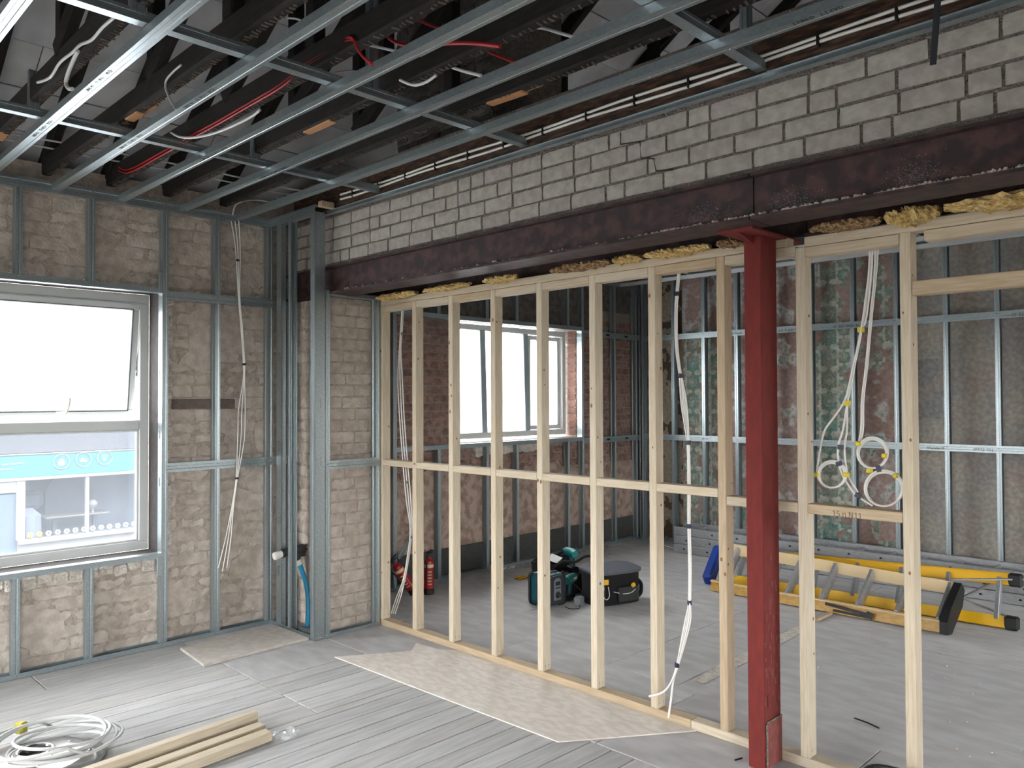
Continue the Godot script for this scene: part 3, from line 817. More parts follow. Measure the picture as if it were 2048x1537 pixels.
func build_street():
	var mb := MB.new()
	mb.box(Vector3(5, -3.1, -46), Vector3(140, 0.3, 80))
	mat("tarmac", Color(0.30, 0.31, 0.33), 0.9)
	struct("ground", mb.done(), M.tarmac, "grey street below the windows", "street")
	mat("shop_dark", Color(0.23, 0.245, 0.27), 0.6); mat("shop_wall", Color(0.36, 0.36, 0.355), 0.8)
	mat("shop_turquoise", Color(0.10, 0.34, 0.35), 0.5); mat("shop_white", Color(0.42, 0.42, 0.42), 0.6); mat("shop_print", Color(0.40, 0.47, 0.47), 0.5)
	mat("shop_inside", Color(0.34, 0.37, 0.42), 0.8); mat("shop_darker", Color(0.22, 0.245, 0.29), 0.8); mat("petal", Color(0.45, 0.40, 0.18), 0.7); mat("shop_door", Color(0.24, 0.30, 0.36), 0.5)
	var s := thing("shop", "low shop across the street with a turquoise fascia of three round icons", "shop")
	part_box("parapet", Vector3(7.5, 0.56, -23.2), Vector3(16, 0.52, 0.3), M.shop_dark, s, 0.02)
	part_box("fascia", Vector3(7.5, -0.02, -23.05), Vector3(16, 0.56, 0.12), M.shop_turquoise, s, 0.01)
	part_box("fascia_trim", Vector3(7.5, -0.34, -23.05), Vector3(16, 0.08, 0.16), M.shop_white, s, 0.01)
	part_box("fascia_trim", Vector3(7.5, 0.285, -23.05), Vector3(16, 0.03, 0.16), M.shop_white, s, 0.01)
	part_box("back_wall", Vector3(7.5, -1.6, -25.5), Vector3(16, 2.9, 0.2), M.shop_inside, s)
	part_box("roof", Vector3(7.5, 0.1, -26.4), Vector3(16, 0.3, 6.2), M.shop_dark, s)
	part_box("side_wall", Vector3(-0.4, -1.4, -26.0), Vector3(0.2, 3.2, 6.0), M.shop_wall, s)
	part_box("side_wall", Vector3(15.4, -1.4, -26.0), Vector3(0.2, 3.2, 6.0), M.shop_wall, s)
	part_box("shop_floor", Vector3(7.5, -2.9, -25.0), Vector3(16, 0.1, 4.2), M.shop_inside, s)
	part_box("plinth", Vector3(10.5, -2.45, -23.05), Vector3(10.3, 1.0, 0.2), M.shop_wall, s)
	part_box("window_sill", Vector3(10.5, -1.92, -23.0), Vector3(10.3, 0.10, 0.35), M.shop_white, s, 0.01)
	for x in [5.42, 6.97, 8.55, 10.1]: part_box("mullion", Vector3(x, -1.13, -23.05), Vector3(0.09 if x > 5.5 else 0.2, 1.5, 0.1), M.shop_white, s, 0.01)
	part_box("door", Vector3(4.9, -1.75, -23.1), Vector3(0.9, 2.1, 0.06), M.shop_door, s, 0.01)
	part_box("door_frame", Vector3(4.9, -0.52, -23.08), Vector3(1.2, 0.3, 0.1), M.shop_white, s, 0.01)
	var k := 0
	for c in [[123, 924], [167, 920], [209, 916]]:
		var o := on_z(c[0], c[1], -22.975)
		mb = MB.new()
		var ring := []
		for i in 25: ring.append(o + Vector3(cos(TAU * i / 24), sin(TAU * i / 24), 0) * 0.19)
		mb.tube(PackedVector3Array(ring), 0.012, 4)
		if k == 0:
			mb.box(o + Vector3(0, -0.03, 0), Vector3(0.16, 0.10, 0.012)); mb.box(o + Vector3(0, 0.05, 0), Vector3(0.09, 0.04, 0.012)); mb.box(o + Vector3(0, -0.10, 0), Vector3(0.12, 0.02, 0.012))
		elif k == 1:
			mb.box(o + Vector3(0, -0.03, 0), Vector3(0.17, 0.06, 0.012)); mb.box(o + Vector3(-0.02, 0.03, 0), Vector3(0.10, 0.03, 0.012), Basis(Vector3.BACK, 0.3))
		else:
			mb.box(o + Vector3(0, 0.06, 0), Vector3(0.16, 0.025, 0.012)); mb.box(o + Vector3(0, 0.015, 0), Vector3(0.16, 0.02, 0.012)); mb.box(o + Vector3(0, -0.05, 0), Vector3(0.07, 0.07, 0.012), Basis(Vector3.BACK, PI / 4))
		obj("round_icon", mb.done(), M.shop_print, s)
		k += 1
	mb = MB.new()
	for i in 5: mb.box(Vector3(4.72 + i * 0.17, 0.03 + 0.012 * i, -22.98), Vector3(0.13, 0.035, 0.012))
	for i in 4: mb.box(Vector3(4.65 + i * 0.16, -0.06, -22.98), Vector3(0.12, 0.03, 0.012))
	obj("faded_lettering", mb.done(), M.shop_print, s)
	# things in the shop window
	var t := thing("shop_table", "pale round-edged table inside the shop window", "table", "", Vector3(6.95, -1.62, -24.0))
	part_box("table_top", Vector3(0, 0.14, 0), Vector3(1.6, 0.05, 0.7), M.shop_wall, t, 0.02)
	part_box("leg", Vector3(-0.5, -0.55, 0), Vector3(0.1, 1.35, 0.1), M.shop_darker, t)
	part_box("leg", Vector3(0.5, -0.55, 0), Vector3(0.1, 1.35, 0.1), M.shop_darker, t)
	t = thing("globe_lamp", "small white globe ornament on the table in the shop window", "ornament", "", Vector3(7.35, -1.45, -23.8))
	mb = MB.new()
	mb.lathe([Vector2(0.0, 0.0), Vector2(0.05, 0.0), Vector2(0.02, 0.04), Vector2(0.02, 0.12), Vector2(0.07, 0.15), Vector2(0.12, 0.22), Vector2(0.12, 0.27), Vector2(0.07, 0.34), Vector2(0, 0.36)], 14)
	obj("globe", mb.done(), M.shop_white, t)
	var arch := PackedVector2Array()
	for i in 17: arch.append(Vector2(cos(PI * i / 16) * 0.62, sin(PI * i / 16) * 0.62))
	arch.append(Vector2(-0.62, -0.9)); arch.append(Vector2(0.62, -0.9))
	mb = MB.new()
	mb.prism(arch, 0, 0.12, Transform3D(Basis(Vector3.RIGHT, Vector3.BACK, Vector3.UP), Vector3(7.05, -1.0, -24.9)))
	single("arched_mirror", mb.done(), M.shop_darker, "dark arched panel standing at the back of the shop window", "panel")
	mb = MB.new()
	mb.box(Vector3(5.85, -1.05, -24.6), Vector3(0.9, 0.5, 0.5), Basis.IDENTITY, 0.12)
	mb.box(Vector3(5.6, -0.75, -24.7), Vector3(0.6, 0.3, 0.3), Basis(Vector3.BACK, -0.3), 0.1)
	single("dark_armchair", mb.done(), M.shop_darker, "dark padded armchair deep in the shop window", "armchair")
	mb = MB.new()
	mb.box(Vector3(5.72, -2.0, -23.6), Vector3(0.6, 1.7, 0.5), Basis.IDENTITY, 0.2)
	single("low_chair", mb.done(), M.shop_inside, "rounded grey low chair close to the shop window", "chair")
	var rng := RandomNumberGenerator.new()
	rng.seed = 9
	for i in 14:
		var f := thing("flower", "yellow bloom on the shop sill" if i < 2 else "small pale bloom in the row on the shop sill", "flower", "" if i < 1 else "blooms on the shop sill", Vector3(5.62 + i * 0.21, -1.868, -22.95))
		if i == 1: f.set_meta("label", "second yellow bloom on the shop sill, beside the pale ones")
		mb = MB.new()
		mb.tube(PackedVector3Array([Vector3.ZERO, Vector3(0, 0.06, 0)]), 0.012, 5)
		obj("stem", mb.done(), M.shop_darker, f)
		mb = MB.new()
		for q in 6: mb.box(Vector3(cos(TAU * q / 6) * 0.045, 0.10 + sin(TAU * q / 6) * 0.045, 0), Vector3(0.06, 0.06, 0.03), Basis(Vector3.BACK, q), 0.02)
		obj("petals", mb.done(), M.petal if i < 2 else M.shop_white, f)
	# trees beyond
	mat("foliage", Color(0.42, 0.52, 0.34), 0.9)
	mat("bark", Color(0.3, 0.26, 0.22), 0.9)
	for q in [[12.6, -36.0, 4.6, "pale tree behind the shop, beside the open top light"], [2.5, -52.0, 3.0, "distant low tree behind the shop roof"]]:
		var tr := thing("tree", q[3], "tree", "", Vector3(q[0], -2.95, q[1]))
		mb = MB.new()
		mb.tube(PackedVector3Array([Vector3.ZERO, Vector3(0.1, 1.6, 0), Vector3(0, 3.2, 0.1)]), [0.22, 0.18, 0.12], 8)
		obj("trunk", mb.done(), M.bark, tr)
		mb = MB.new()
		for i in 900:
			var d: Vector3 = Vector3(rng.randfn(), rng.randfn() * 0.9, rng.randfn()).normalized() * pow(rng.randf(), 0.4) * q[2] * 0.55
			var c: Vector3 = Vector3(0, 3.4 + q[2] * 0.3, 0) + d
			var b := Basis.from_euler(Vector3(rng.randf() * TAU, rng.randf() * TAU, 0))
			mb.quad(c + b * Vector3(-0.14, 0, 0), c + b * Vector3(0, 0.10, 0.02), c + b * Vector3(0.14, 0, 0), c + b * Vector3(0, -0.10, 0.02), b.z)
		var cr := obj("crown", mb.done(), M.foliage, tr)
		cr.set_meta("kind", "stuff")
# ---------------------------------------------------------------- roof
const PITCH := 0.5777   # 33.1 degrees
func roof_y(z: float) -> float: return 3.18 + 0.651 * (z + 5.548)
func build_roof():
	var ridge := -1.55
	var top := roof_y(ridge)
	var mb := MB.new()
	mb.prism(PackedVector2Array([Vector2(-6.2, roof_y(-6.2) + 0.05), Vector2(ridge, top + 0.05), Vector2(3.1, 2.95), Vector2(3.1, 3.15), Vector2(ridge, top + 0.25), Vector2(-6.2, roof_y(-6.2) + 0.25)]), -3.3, 8.3, Transform3D(Basis(Vector3.BACK, Vector3.RIGHT, Vector3.UP), Vector3.ZERO))
	var c := struct("ceiling", mb.done(), M.roof_outside, "open pitched roof lined with pale boards above the charred timbers", "roof")
	var rng := RandomNumberGenerator.new()
	rng.seed = 15
	var z := -5.95
	var i := 0
	var up := Vector3(0, sin(PITCH), cos(PITCH))
	var nn := Vector3(0, -cos(PITCH), sin(PITCH))
	while z < ridge:
		var w := 0.31 / cos(PITCH) * cos(PITCH)
		var cz := z + w * 0.5 * cos(PITCH)
		var xs := [-3.2, -0.9 + 0.5 * (i % 2), 1.25 + 0.55 * (i % 3), 3.3 + 0.4 * (i % 2), 5.6, 8.2]
		for k in xs.size() - 1:
			part_box("lining_board", Vector3((xs[k] + xs[k + 1]) / 2, roof_y(cz) + 0.02 + 0.003 * (i % 2), cz), Vector3(xs[k + 1] - xs[k] - 0.005, w - 0.005, 0.012), M["roof_lining%d" % (rng.randi() % 3)], c, 0.002, Basis(Vector3.RIGHT, up, Vector3.RIGHT.cross(up)))
		z += w * cos(PITCH); i += 1
	# gables
	for x in [-3.25, 8.15]:
		mb = MB.new()
		mb.prism(PackedVector2Array([Vector2(-6.0, 2.8), Vector2(3.0, 2.8), Vector2(3.0, 2.96), Vector2(ridge, top + 0.06), Vector2(-6.0, roof_y(-6.0) + 0.06)]), x - 0.08, x + 0.08, Transform3D(Basis(Vector3.BACK, Vector3.RIGHT, Vector3.UP), Vector3.ZERO))
		struct("wall_gable", mb.done(), M.grey_mortar, "brick gable closing the roof space")
	# charred trusses
	var xs2 := [0.28, 0.66, 1.04, 1.425, 1.79, 2.155, 2.56, 4.3, 5.2, 6.1, 7.0]
	var notes := ["charred roof truss over the unseen part of the near room", "charred roof truss beside the out-of-focus ceiling channel", "charred roof truss carrying the white cable loop", "charred roof truss with a pale splintered patch on its tie", "charred roof truss carrying the twin red cables", "charred roof truss with an orange raw streak on its tie", "charred roof truss next to the brick chimney stack", "dark roof truss over the far room behind the partition", "dark roof truss over the middle of the far room", "dark roof truss above the far room grid", "dark roof truss nearest the papered wall"]
	var tied := MB.new()
	for q in xs2.size():
		var x: float = xs2[q]
		var t := thing("roof_truss", notes[q], "truss", "charred roof trusses")
		var dx := [0.0, 0.0, 0.0, 0.0, -0.025, -0.02, -0.01, 0, 0, 0, 0][q] as float
		var dir := Vector3(dx, 0, 8.2).normalized()
		part_box("tie_beam", Vector3(x + dx * 0.2, 3.105, -1.5), Vector3(0.058, 0.11, 8.2), M.char, t, 0.008, Basis.looking_at(-dir))
		var l := (ridge + 5.75) / cos(PITCH)
		var mid := Vector3(x, 0, (-5.75 + ridge) / 2)
		part_box("rafter", Vector3(x, roof_y(mid.z) - 0.052, mid.z), Vector3(0.055, 0.10, l), M.char, t, 0.006, Basis(Vector3.RIGHT, -nn, Vector3.RIGHT.cross(-nn)))
		var back := Vector3(0, 2.95 - top, 3.0 - ridge)
		part_box("rafter", Vector3(x, (2.95 + top) / 2 - 0.06, (3.0 + ridge) / 2), Vector3(0.055, 0.10, back.length()), M.char_dark, t, 0.006, Basis.looking_at(-back.normalized()))
		part_box("post", Vector3(x + 0.005, (3.16 + roof_y(-3.78) - 0.1) / 2, -3.78), Vector3(0.06, roof_y(-3.78) - 0.1 - 3.16, 0.075), M.char_dark, t, 0.006)
		part_box("post", Vector3(x + 0.005, (3.16 + roof_y(-2.98) - 0.1) / 2, -2.98), Vector3(0.06, roof_y(-2.98) - 0.1 - 3.16, 0.07), M.char_dark, t, 0.006)
		part_box("post", Vector3(x + 0.005, (3.16 + top - 0.2) / 2, ridge), Vector3(0.06, top - 0.2 - 3.16, 0.08), M.char_dark, t, 0.006)
		var st := Vector3(0, 0.92, 1.55)
		part_box("strut", Vector3(x - 0.01, 3.16 + 0.46, -3.80 + 0.775), Vector3(0.05, 0.085, st.length()), M.char, t, 0.006, Basis.looking_at(-st.normalized()))
		var st2 := Vector3(0, 1.1, -1.1)
		part_box("strut", Vector3(x - 0.01, 3.70, -1.6), Vector3(0.05, 0.085, st2.length()), M.char_dark, t, 0.006, Basis.looking_at(-st2.normalized()))
		if q > 6: continue
		# plaster nibs left between the laths, under the tie
		mb = MB.new()
		var zz := -5.45
		while zz < -0.4:
			if rng.randf() > 0.22:
				mb.box(Vector3(x + dx * (zz + 5.4) / 5.4 * 0.9 + rng.randf_range(0.0, 0.014), 3.048, zz), Vector3(0.034 * rng.randf_range(0.3, 1.0), 0.006, rng.randf_range(0.004, 0.009)), Basis(Vector3.UP, rng.randf_range(-0.35, 0.35)))
			zz += 0.027
		obj("plaster_key", mb.done(), M.lath_plaster, t).set_meta("kind", "stuff")
		if q in [2, 3, 5, 6]:
			var pz: float = {2: -4.85, 3: -4.05, 5: -3.55, 6: -2.6}[q]
			for e in 3: part_box("raw_wood_patch", Vector3(x + rng.randf_range(-0.012, 0.012) + 0.008, 3.052 + 0.012 * e, pz + e * 0.07), Vector3(0.05, 0.018, rng.randf_range(0.14, 0.3)), M.split_wood, t, 0.005, Basis(Vector3.UP, rng.randf_range(-0.06, 0.06)))
	# dark boarding hung deeper in the roof
	# wall plate along the brickwork, with clipped cables
	var wp := thing("wall_plate", "brown old timber plate along the top of the brickwork, cables clipped under it", "timber beam")
	part_box("plate", Vector3(3.08, 3.052, -2.0), Vector3(0.15, 0.165, 6.6), M.old_brown_timber, wp, 0.01)
	for e in 2:
		var pts := []
		var zq := -4.65
		while zq < 0.3:
			pts.append(Vector3(2.995, 3.05 - 0.027 * e + 0.005 * sin(zq * 5.0 + e * 1.5), zq)); zq += 0.12
		mb = MB.new()
		mb.tube(smooth_line(pts, 2), 0.0075, 6)
		single("clipped_cable", mb.done(), M.cable_white, ["upper white cable of the pair clipped along the brown wall plate", "lower white cable of the pair clipped along the brown wall plate"][e], "cable")
	var n := 0
	zq_clip(wp)
func zq_clip(wp: Node3D):
	var z := -4.5
	while z < 0.0:
		part_box("cable_clip", Vector3(2.996, 3.036, z), Vector3(0.022, 0.05, 0.012), M.tape_black, wp, 0.003)
		z += 0.29
# ---------------------------------------------------------------- beam, column, wool
func i_section(w: float, h: float, tf: float, tw: float) -> PackedVector2Array:
	var a := w / 2; var b := tw / 2
	return PackedVector2Array([Vector2(-a, 0), Vector2(a, 0), Vector2(a, tf), Vector2(b, tf), Vector2(b, h - tf), Vector2(a, h - tf), Vector2(a, h), Vector2(-a, h), Vector2(-a, h - tf), Vector2(-b, h - tf), Vector2(-b, tf), Vector2(-a, tf)])
func build_beams():
	var rng := RandomNumberGenerator.new()
	rng.seed = 33
	var sec := i_section(0.19, 0.192, 0.013, 0.115)
	var xfb := func(x: float, z: float): return Transform3D(Basis(Vector3.RIGHT, Vector3.BACK, Vector3.UP), Vector3(x, 2.388, z))
	# x, start, end
	var spec := [[3.095, -5.40, -1.613, "rusty brown steel beam over the partition, from the brick pier to the red column"], [3.095, -1.607, 2.7, "dark steel beam from the red column onwards, white plaster smears on its web"], [3.59, -5.40, -1.613, "second steel beam hidden behind the front one, pier side of the column"], [3.59, -1.607, 2.7, "second steel beam hidden behind the front one, beyond the column"]]
	for s in spec:
		var t := thing("steel_beam", s[3], "beam")
		var mb := MB.new()
		mb.prism(sec, 0.0, s[2] - s[1], xfb.call(s[0], s[1]))
		var section := obj("section", mb.done(), M.beam_rust, t)
		if s[0] > 3.2: continue
		# crumbs of mortar lying on the bottom flange
		mb = MB.new()
		for i in 420:
			var z: float = rng.randf_range(maxf(s[1], -4.8), minf(s[2], 0.1))
			if s[2] < -1 and z < -2.2 and rng.randf() > 0.12: continue
			var q := rng.randf_range(0.003, 0.009)
			mb.box(Vector3(3.006 + rng.randf_range(0.0, 0.02), 2.402 + q * 0.4, z), Vector3(q * 1.3, q, q * 1.6), Basis.from_euler(Vector3(rng.randf(), rng.randf() * 3, rng.randf())))
		obj("mortar_crumbs", mb.done(), M.crumbs, section).set_meta("kind", "stuff")
	# plaster smears on the web (thin scattered flecks)
	for s in [[-1.85, 0], [-1.45, 1], [-0.98, 1]]:
		var mb := MB.new()
		for i in 420:
			var p := Vector3(3.0372, 2.415 + absf(rng.randfn()) * 0.04, s[0] + rng.randfn() * 0.05)
			var q := rng.randf_range(0.0006, 0.0028)
			if p.y > 2.56: continue
			mb.box(p, Vector3(0.0012, q, q * 1.5), Basis(Vector3.RIGHT, rng.randf() * 3))
		var par := get_node("steel_beam" if s[1] == 0 else "steel_beam_001")
		obj("plaster_flecks", mb.done(), M.smear, par).set_meta("kind", "stuff")
	# red column
	var c := thing("steel_column", "red oxide painted steel column standing in front of the timber partition", "column", "", Vector3(3.347, 0, -1.745))
	var mb := MB.new()
	mb.box(Vector3(0, 1.19, 0), Vector3(0.150, 2.376, 0.082), Basis.IDENTITY, 0.004)
	var shaft := obj("shaft", mb.done(), M.red_oxide, c)
	part_box("cap_plate", Vector3(0, 2.382, 0), Vector3(0.46, 0.012, 0.17), M.red_oxide, c, 0.002)
	part_box("base_stiffener", Vector3(0.004, 0.11, 0.044), Vector3(0.135, 0.20, 0.008), M.red_oxide_scuffed, shaft, 0.002)
	part_box("weld_bead", Vector3(-0.066, 0.11, 0.046), Vector3(0.008, 0.20, 0.009), M.grey_mortar, shaft, 0.003)
	part_box("weld_bead", Vector3(0.004, 0.214, 0.046), Vector3(0.14, 0.008, 0.009), M.grey_mortar, shaft, 0.003)
	for e in [-1, 1]:
		mb = MB.new()
		mb.prism(PackedVector2Array([Vector2(0.075, 0), Vector2(0.2, 0), Vector2(0.075, -0.035)]) if e > 0 else PackedVector2Array([Vector2(-0.075, 0), Vector2(-0.2, 0), Vector2(-0.075, -0.035)]), -0.006, 0.006, Transform3D(Basis(Vector3.RIGHT, Vector3.BACK, Vector3.UP), Vector3(0, 2.376, 0)))
		obj("gusset", mb.done(), M.red_oxide, c)
	# dusty scuffs
	mb = MB.new()
	for i in 90:
		var p := Vector3(rng.randf_range(-0.07, 0.07), 0.25 + absf(rng.randfn()) * 0.30, 0.0413)
		mb.box(p, Vector3(rng.randf_range(0.002, 0.010), rng.randf_range(0.01, 0.05), 0.0008))
	obj("scuff_marks", mb.done(), M.red_oxide_scuffed, shaft).set_meta("kind", "stuff")
	# mineral wool squeezed out over the partition
	var pieces := [[-4.76, -4.30, 0.05, "wool", "yellow mineral wool strip poking out next to the brick pier"], [-4.22, -3.75, 0.04, "wool", "thin yellow mineral wool strip above the third timber stud"], [-3.62, -3.32, 0.045, "wool", "torn mineral wool flap hanging by the fourth timber stud"], [-3.05, -2.62, 0.05, "wool_brown", "brownish mineral wool clump above the middle of the partition"], [-2.60, -2.42, 0.05, "wool", "small hanging tuft of mineral wool above the partition"], [-2.40, -2.02, 0.05, "wool", "yellow mineral wool roll left of the red column"], [-1.98, -1.82, 0.045, "wool_brown", "small brown wool clump tucked against the red column"], [-1.52, -1.22, 0.05, "wool_brown", "brown mineral wool clump right of the red column"], [-1.20, -1.0, 0.085, "wool", "thick mineral wool tuft over the last full-height stud"], [-0.98, -0.2, 0.075, "wool", "long thick yellow mineral wool strip over the door opening"]]
	var nz := noise(71, 9.0, FastNoiseLite.TYPE_SIMPLEX_SMOOTH, 4)
	for k in pieces.size():
		var p: Array = pieces[k]
		mb = MB.new()
		var m := 26
		var sides := 14
		var rings := []
		for i in m + 1:
			var f := float(i) / m
			var z: float = lerpf(p[0], p[1], f)
			var taper := pow(sin(PI * clampf(f, 0.02, 0.98)), 0.35)
			var ring := PackedVector3Array()
			for s in sides:
				var a := TAU * s / sides
				var r: float = p[2] * 0.62 * taper * (0.8 + 0.55 * nz.get_noise_3d(z * 3.0, cos(a), sin(a) + k * 5.0) + 0.35 * nz.get_noise_3d(z * 9.0, cos(a) * 2.0, sin(a) * 2.0 + k * 5.0))
				ring.append(Vector3(3.375 + cos(a) * r * 1.9, minf(2.402, 2.384 + sin(a) * r * 0.95 + 0.010 * nz.get_noise_1d(z * 6.0)), z))
			rings.append(ring)
		for i in m:
			for s in sides:
				var s2 := (s + 1) % sides
				var ctr := Vector3(3.375, 2.384, (rings[i][s].z + rings[i + 1][s].z) / 2)
				mb.quad(rings[i][s], rings[i + 1][s], rings[i + 1][s2], rings[i][s2], rings[i][s] - ctr)
		single("insulation_wool", mb.done(), M[p[3]], p[4], "insulation", "mineral wool under the beam")
# ---------------------------------------------------------------- metal framing
const TH := 0.0012
func prof_stud(w: float, d: float) -> PackedVector2Array:
	return sheet_line(PackedVector2Array([Vector2(w, -0.009), Vector2(w, 0), Vector2(w * 0.66, 0), Vector2(w * 0.58, -0.003), Vector2(w * 0.42, -0.003), Vector2(w * 0.34, 0), Vector2(0, 0), Vector2(0, -d * 0.32), Vector2(0.003, -d * 0.40), Vector2(0.003, -d * 0.60), Vector2(0, -d * 0.68), Vector2(0, -d), Vector2(w, -d), Vector2(w, -d + 0.009)]), -TH)
func prof_u(web: float, leg: float) -> PackedVector2Array:
	return sheet_line(PackedVector2Array([Vector2(-web / 2, leg), Vector2(-web / 2, 0), Vector2(-web * 0.2, 0), Vector2(-web * 0.15, signf(leg) * 0.0015), Vector2(web * 0.15, signf(leg) * 0.0015), Vector2(web * 0.2, 0), Vector2(web / 2, 0), Vector2(web / 2, leg)]), TH * signf(leg))
# stud from a up by len; front = direction its flange faces
func stud(t: Node, base: Vector3, length: float, front: Vector3, w: float = 0.036, d: float = 0.068, nm: String = "stud") -> MeshInstance3D:
	return obj(nm, ext_mesh("stud%.3f %.3f" % [w, d], prof_stud(w, d), length), M.galvanised, t, Transform3D(bas(Vector3.UP, front), base))
# flat-faced track from a to b, web facing front
func rail(t: Node, a: Vector3, b: Vector3, front: Vector3, web: float = 0.062, leg: float = -0.03, nm: String = "rail", m: Material = null) -> MeshInstance3D:
	return obj(nm, ext_mesh("u%.3f %.3f" % [web, leg], prof_u(web, leg), a.distance_to(b)), m if m else M.galvanised, t, Transform3D(bas((b - a).normalized(), front), a))
func screw(t: Node, p: Vector3, n: Vector3, r: float = 0.0045):
	var k := "screw%.4f" % r
	if not cache.has(k):
		var mb := MB.new()
		mb.lathe([Vector2(r, 0), Vector2(r * 0.9, r * 0.4), Vector2(r * 0.4, r * 0.7), Vector2(0, r * 0.75)], 8)
		cache[k] = mb.done()
	obj("screw", cache[k], M.screw, t, Transform3D(Basis(n.cross(Vector3(0.3, 0.8, 0.5)).normalized(), n, n.cross(n.cross(Vector3(0.3, 0.8, 0.5)).normalized())).orthonormalized(), p))
# flat plate in local x-y facing +z with slot holes: [y centre, height, width]
func slotted(t: Node, nm: String, xf: Transform3D, w: float, length: float, slots: Array, lip: float = 0.03):
	var mb := MB.new()
	var y := 0.0
	var s := slots.duplicate()
	for q in s:
		mb.box(Vector3(0, (y + q[0] - q[1] / 2) / 2, -TH / 2), Vector3(w, q[0] - q[1] / 2 - y, TH))
		var side: float = (w - q[2]) / 2
		for e in [-1, 1]: mb.box(Vector3(e * (w / 2 - side / 2), q[0], -TH / 2), Vector3(side, q[1], TH))
		y = q[0] + q[1] / 2
	mb.box(Vector3(0, (y + length) / 2, -TH / 2), Vector3(w, length - y, TH))
	for e in [-1, 1]: mb.box(Vector3(e * (w / 2 - TH / 2), length / 2, -lip / 2), Vector3(TH, length, lip))
	obj(nm, mb.done(), M.galvanised, t, xf)
func print_on(parent: Node, text: String, at: Vector3, along: Vector3, up: Vector3, h: float, m: Material, mono: bool = true):
	var tm := TextMesh.new()
	var f := SystemFont.new()
	f.font_names = PackedStringArray(["Droid Sans Mono" if mono else "Droid Sans"])
	tm.font = f; tm.text = text; tm.font_size = 32; tm.pixel_size = h / 26.0; tm.depth = 0.0006
	tm.horizontal_alignment = HORIZONTAL_ALIGNMENT_LEFT
	obj("printed_text", tm, m, parent, Transform3D(Basis(along, up, along.cross(up)), at))
func build_wall_frames():
	var X := Vector3.RIGHT
	var Y := Vector3.UP
	var Z := Vector3.BACK
	# --- near room, window wall
	var t := thing("metal_stud_frame", "galvanised stud frame lining the near window wall, around the window with the open light", "stud frame")
	rail(t, Vector3(-2.95, 0.002, ZT - 0.034), Vector3(2.90, 0.002, ZT - 0.034), Y, 0.068, 0.03, "floor_track")
	rail(t, Vector3(-2.95, 2.965, ZT), Vector3(2.98, 2.965, ZT), Z, 0.068, -0.05, "head_track")
	var cols := [[2.103, 0.0], [2.466, 0.0], [2.871, 0.0], [3.048, 0.0], [1.24, 1.0], [1.644, 1.0], [0.836, 1.0]]
	for c in cols:
		if c[1] == 0.0:
			stud(t, Vector3(c[0], 0.004, ZT - 0.002), 2.955, Z)
			screw(t, Vector3(c[0] + 0.018, 0.018, ZT + 0.001), Z); screw(t, Vector3(c[0] + 0.018, 2.945, ZT + 0.001), Z); screw(t, Vector3(c[0] + 0.018, 2.975, ZT + 0.001), Z)
		else:
			stud(t, Vector3(c[0], 0.004, ZT - 0.002), 0.600, Z); stud(t, Vector3(c[0], 2.385, ZT - 0.002), 0.57, Z)
			screw(t, Vector3(c[0] + 0.018, 0.018, ZT + 0.001), Z); screw(t, Vector3(c[0] + 0.018, 2.945, ZT + 0.001), Z); screw(t, Vector3(c[0] + 0.018, 2.975, ZT + 0.001), Z)
			screw(t, Vector3(c[0] + 0.018, 2.40, ZT + 0.001), Z)
	# window trimmers
	obj("window_head_track", ext_mesh("hd", prof_u(0.068, 0.035), 1.42), M.galvanised, t, Transform3D(bas(X, Y), Vector3(0.70, 2.372, ZT - 0.034)))
	obj("window_sill_track", ext_mesh("sl", prof_u(0.068, 0.035), 1.42), M.galvanised, t, Transform3D(bas(X, -Y), Vector3(0.70, 0.628, ZT - 0.034)))
	slotted(t, "window_jamb_track", Transform3D(Basis(Z, Y, -X), Vector3(2.100, 0.60, ZT - 0.036)), 0.070, 1.80, [[0.50, 0.06, 0.02], [0.82, 0.06, 0.02], [1.22, 0.06, 0.02]], 0.02)
	part_box("clip_tab", Vector3(2.088, 2.44, ZT - 0.004), Vector3(0.026, 0.14, 0.012), M.galvanised, t, 0.002)
	part_box("clip_tab", Vector3(2.088, 0.54, ZT - 0.004), Vector3(0.034, 0.13, 0.012), M.galvanised, t, 0.002)
	for y in [2.36, 1.194]:
		rail(t, Vector3(2.125, y, ZT + 0.0015), Vector3(3.075, y + 0.006, ZT + 0.0015), Z)
		for x in [2.145, 2.484, 2.889, 3.062]: screw(t, Vector3(x, y + 0.01, ZT + 0.003), Z)
	# --- boxing round the pier
	t = thing("metal_stud_frame", "galvanised stud boxing round the brick pier in the corner", "stud frame")
	var XB := 2.886
	rail(t, Vector3(XB + 0.030, 0.002, -5.43), Vector3(XB + 0.030, 0.002, -4.80), Y, 0.06, 0.028, "floor_track")
	rail(t, Vector3(XB + 0.04, 0.002, -4.828), Vector3(3.43, 0.002, -4.828), Y, 0.055, 0.028, "floor_track")
	rail(t, Vector3(XB, 2.965, -5.42), Vector3(XB, 2.965, -4.80), -X, 0.062, -0.05, "head_track")
	# stud with its wide slotted side towards the room, at the inner corner
	slotted(t, "stud", Transform3D(Basis(Z, Y, -X), Vector3(XB + 0.001, 0.005, -5.292)), 0.072, 2.95, [[0.40, 0.075, 0.03], [0.78, 0.075, 0.03], [1.31, 0.075, 0.03], [1.95, 0.075, 0.03]], 0.036)
	stud(t, Vector3(XB + 0.002, 0.004, -5.16), 2.95, -X, 0.034, 0.05)
	# corner post of two studs
	slotted(t, "corner_post", Transform3D(Basis(X, Y, Z), Vector3(XB + 0.042, 0.004, -4.799)), 0.080, 2.945, [[1.22, 0.06, 0.014], [1.62, 0.06, 0.014], [2.62, 0.07, 0.014]], 0.06)
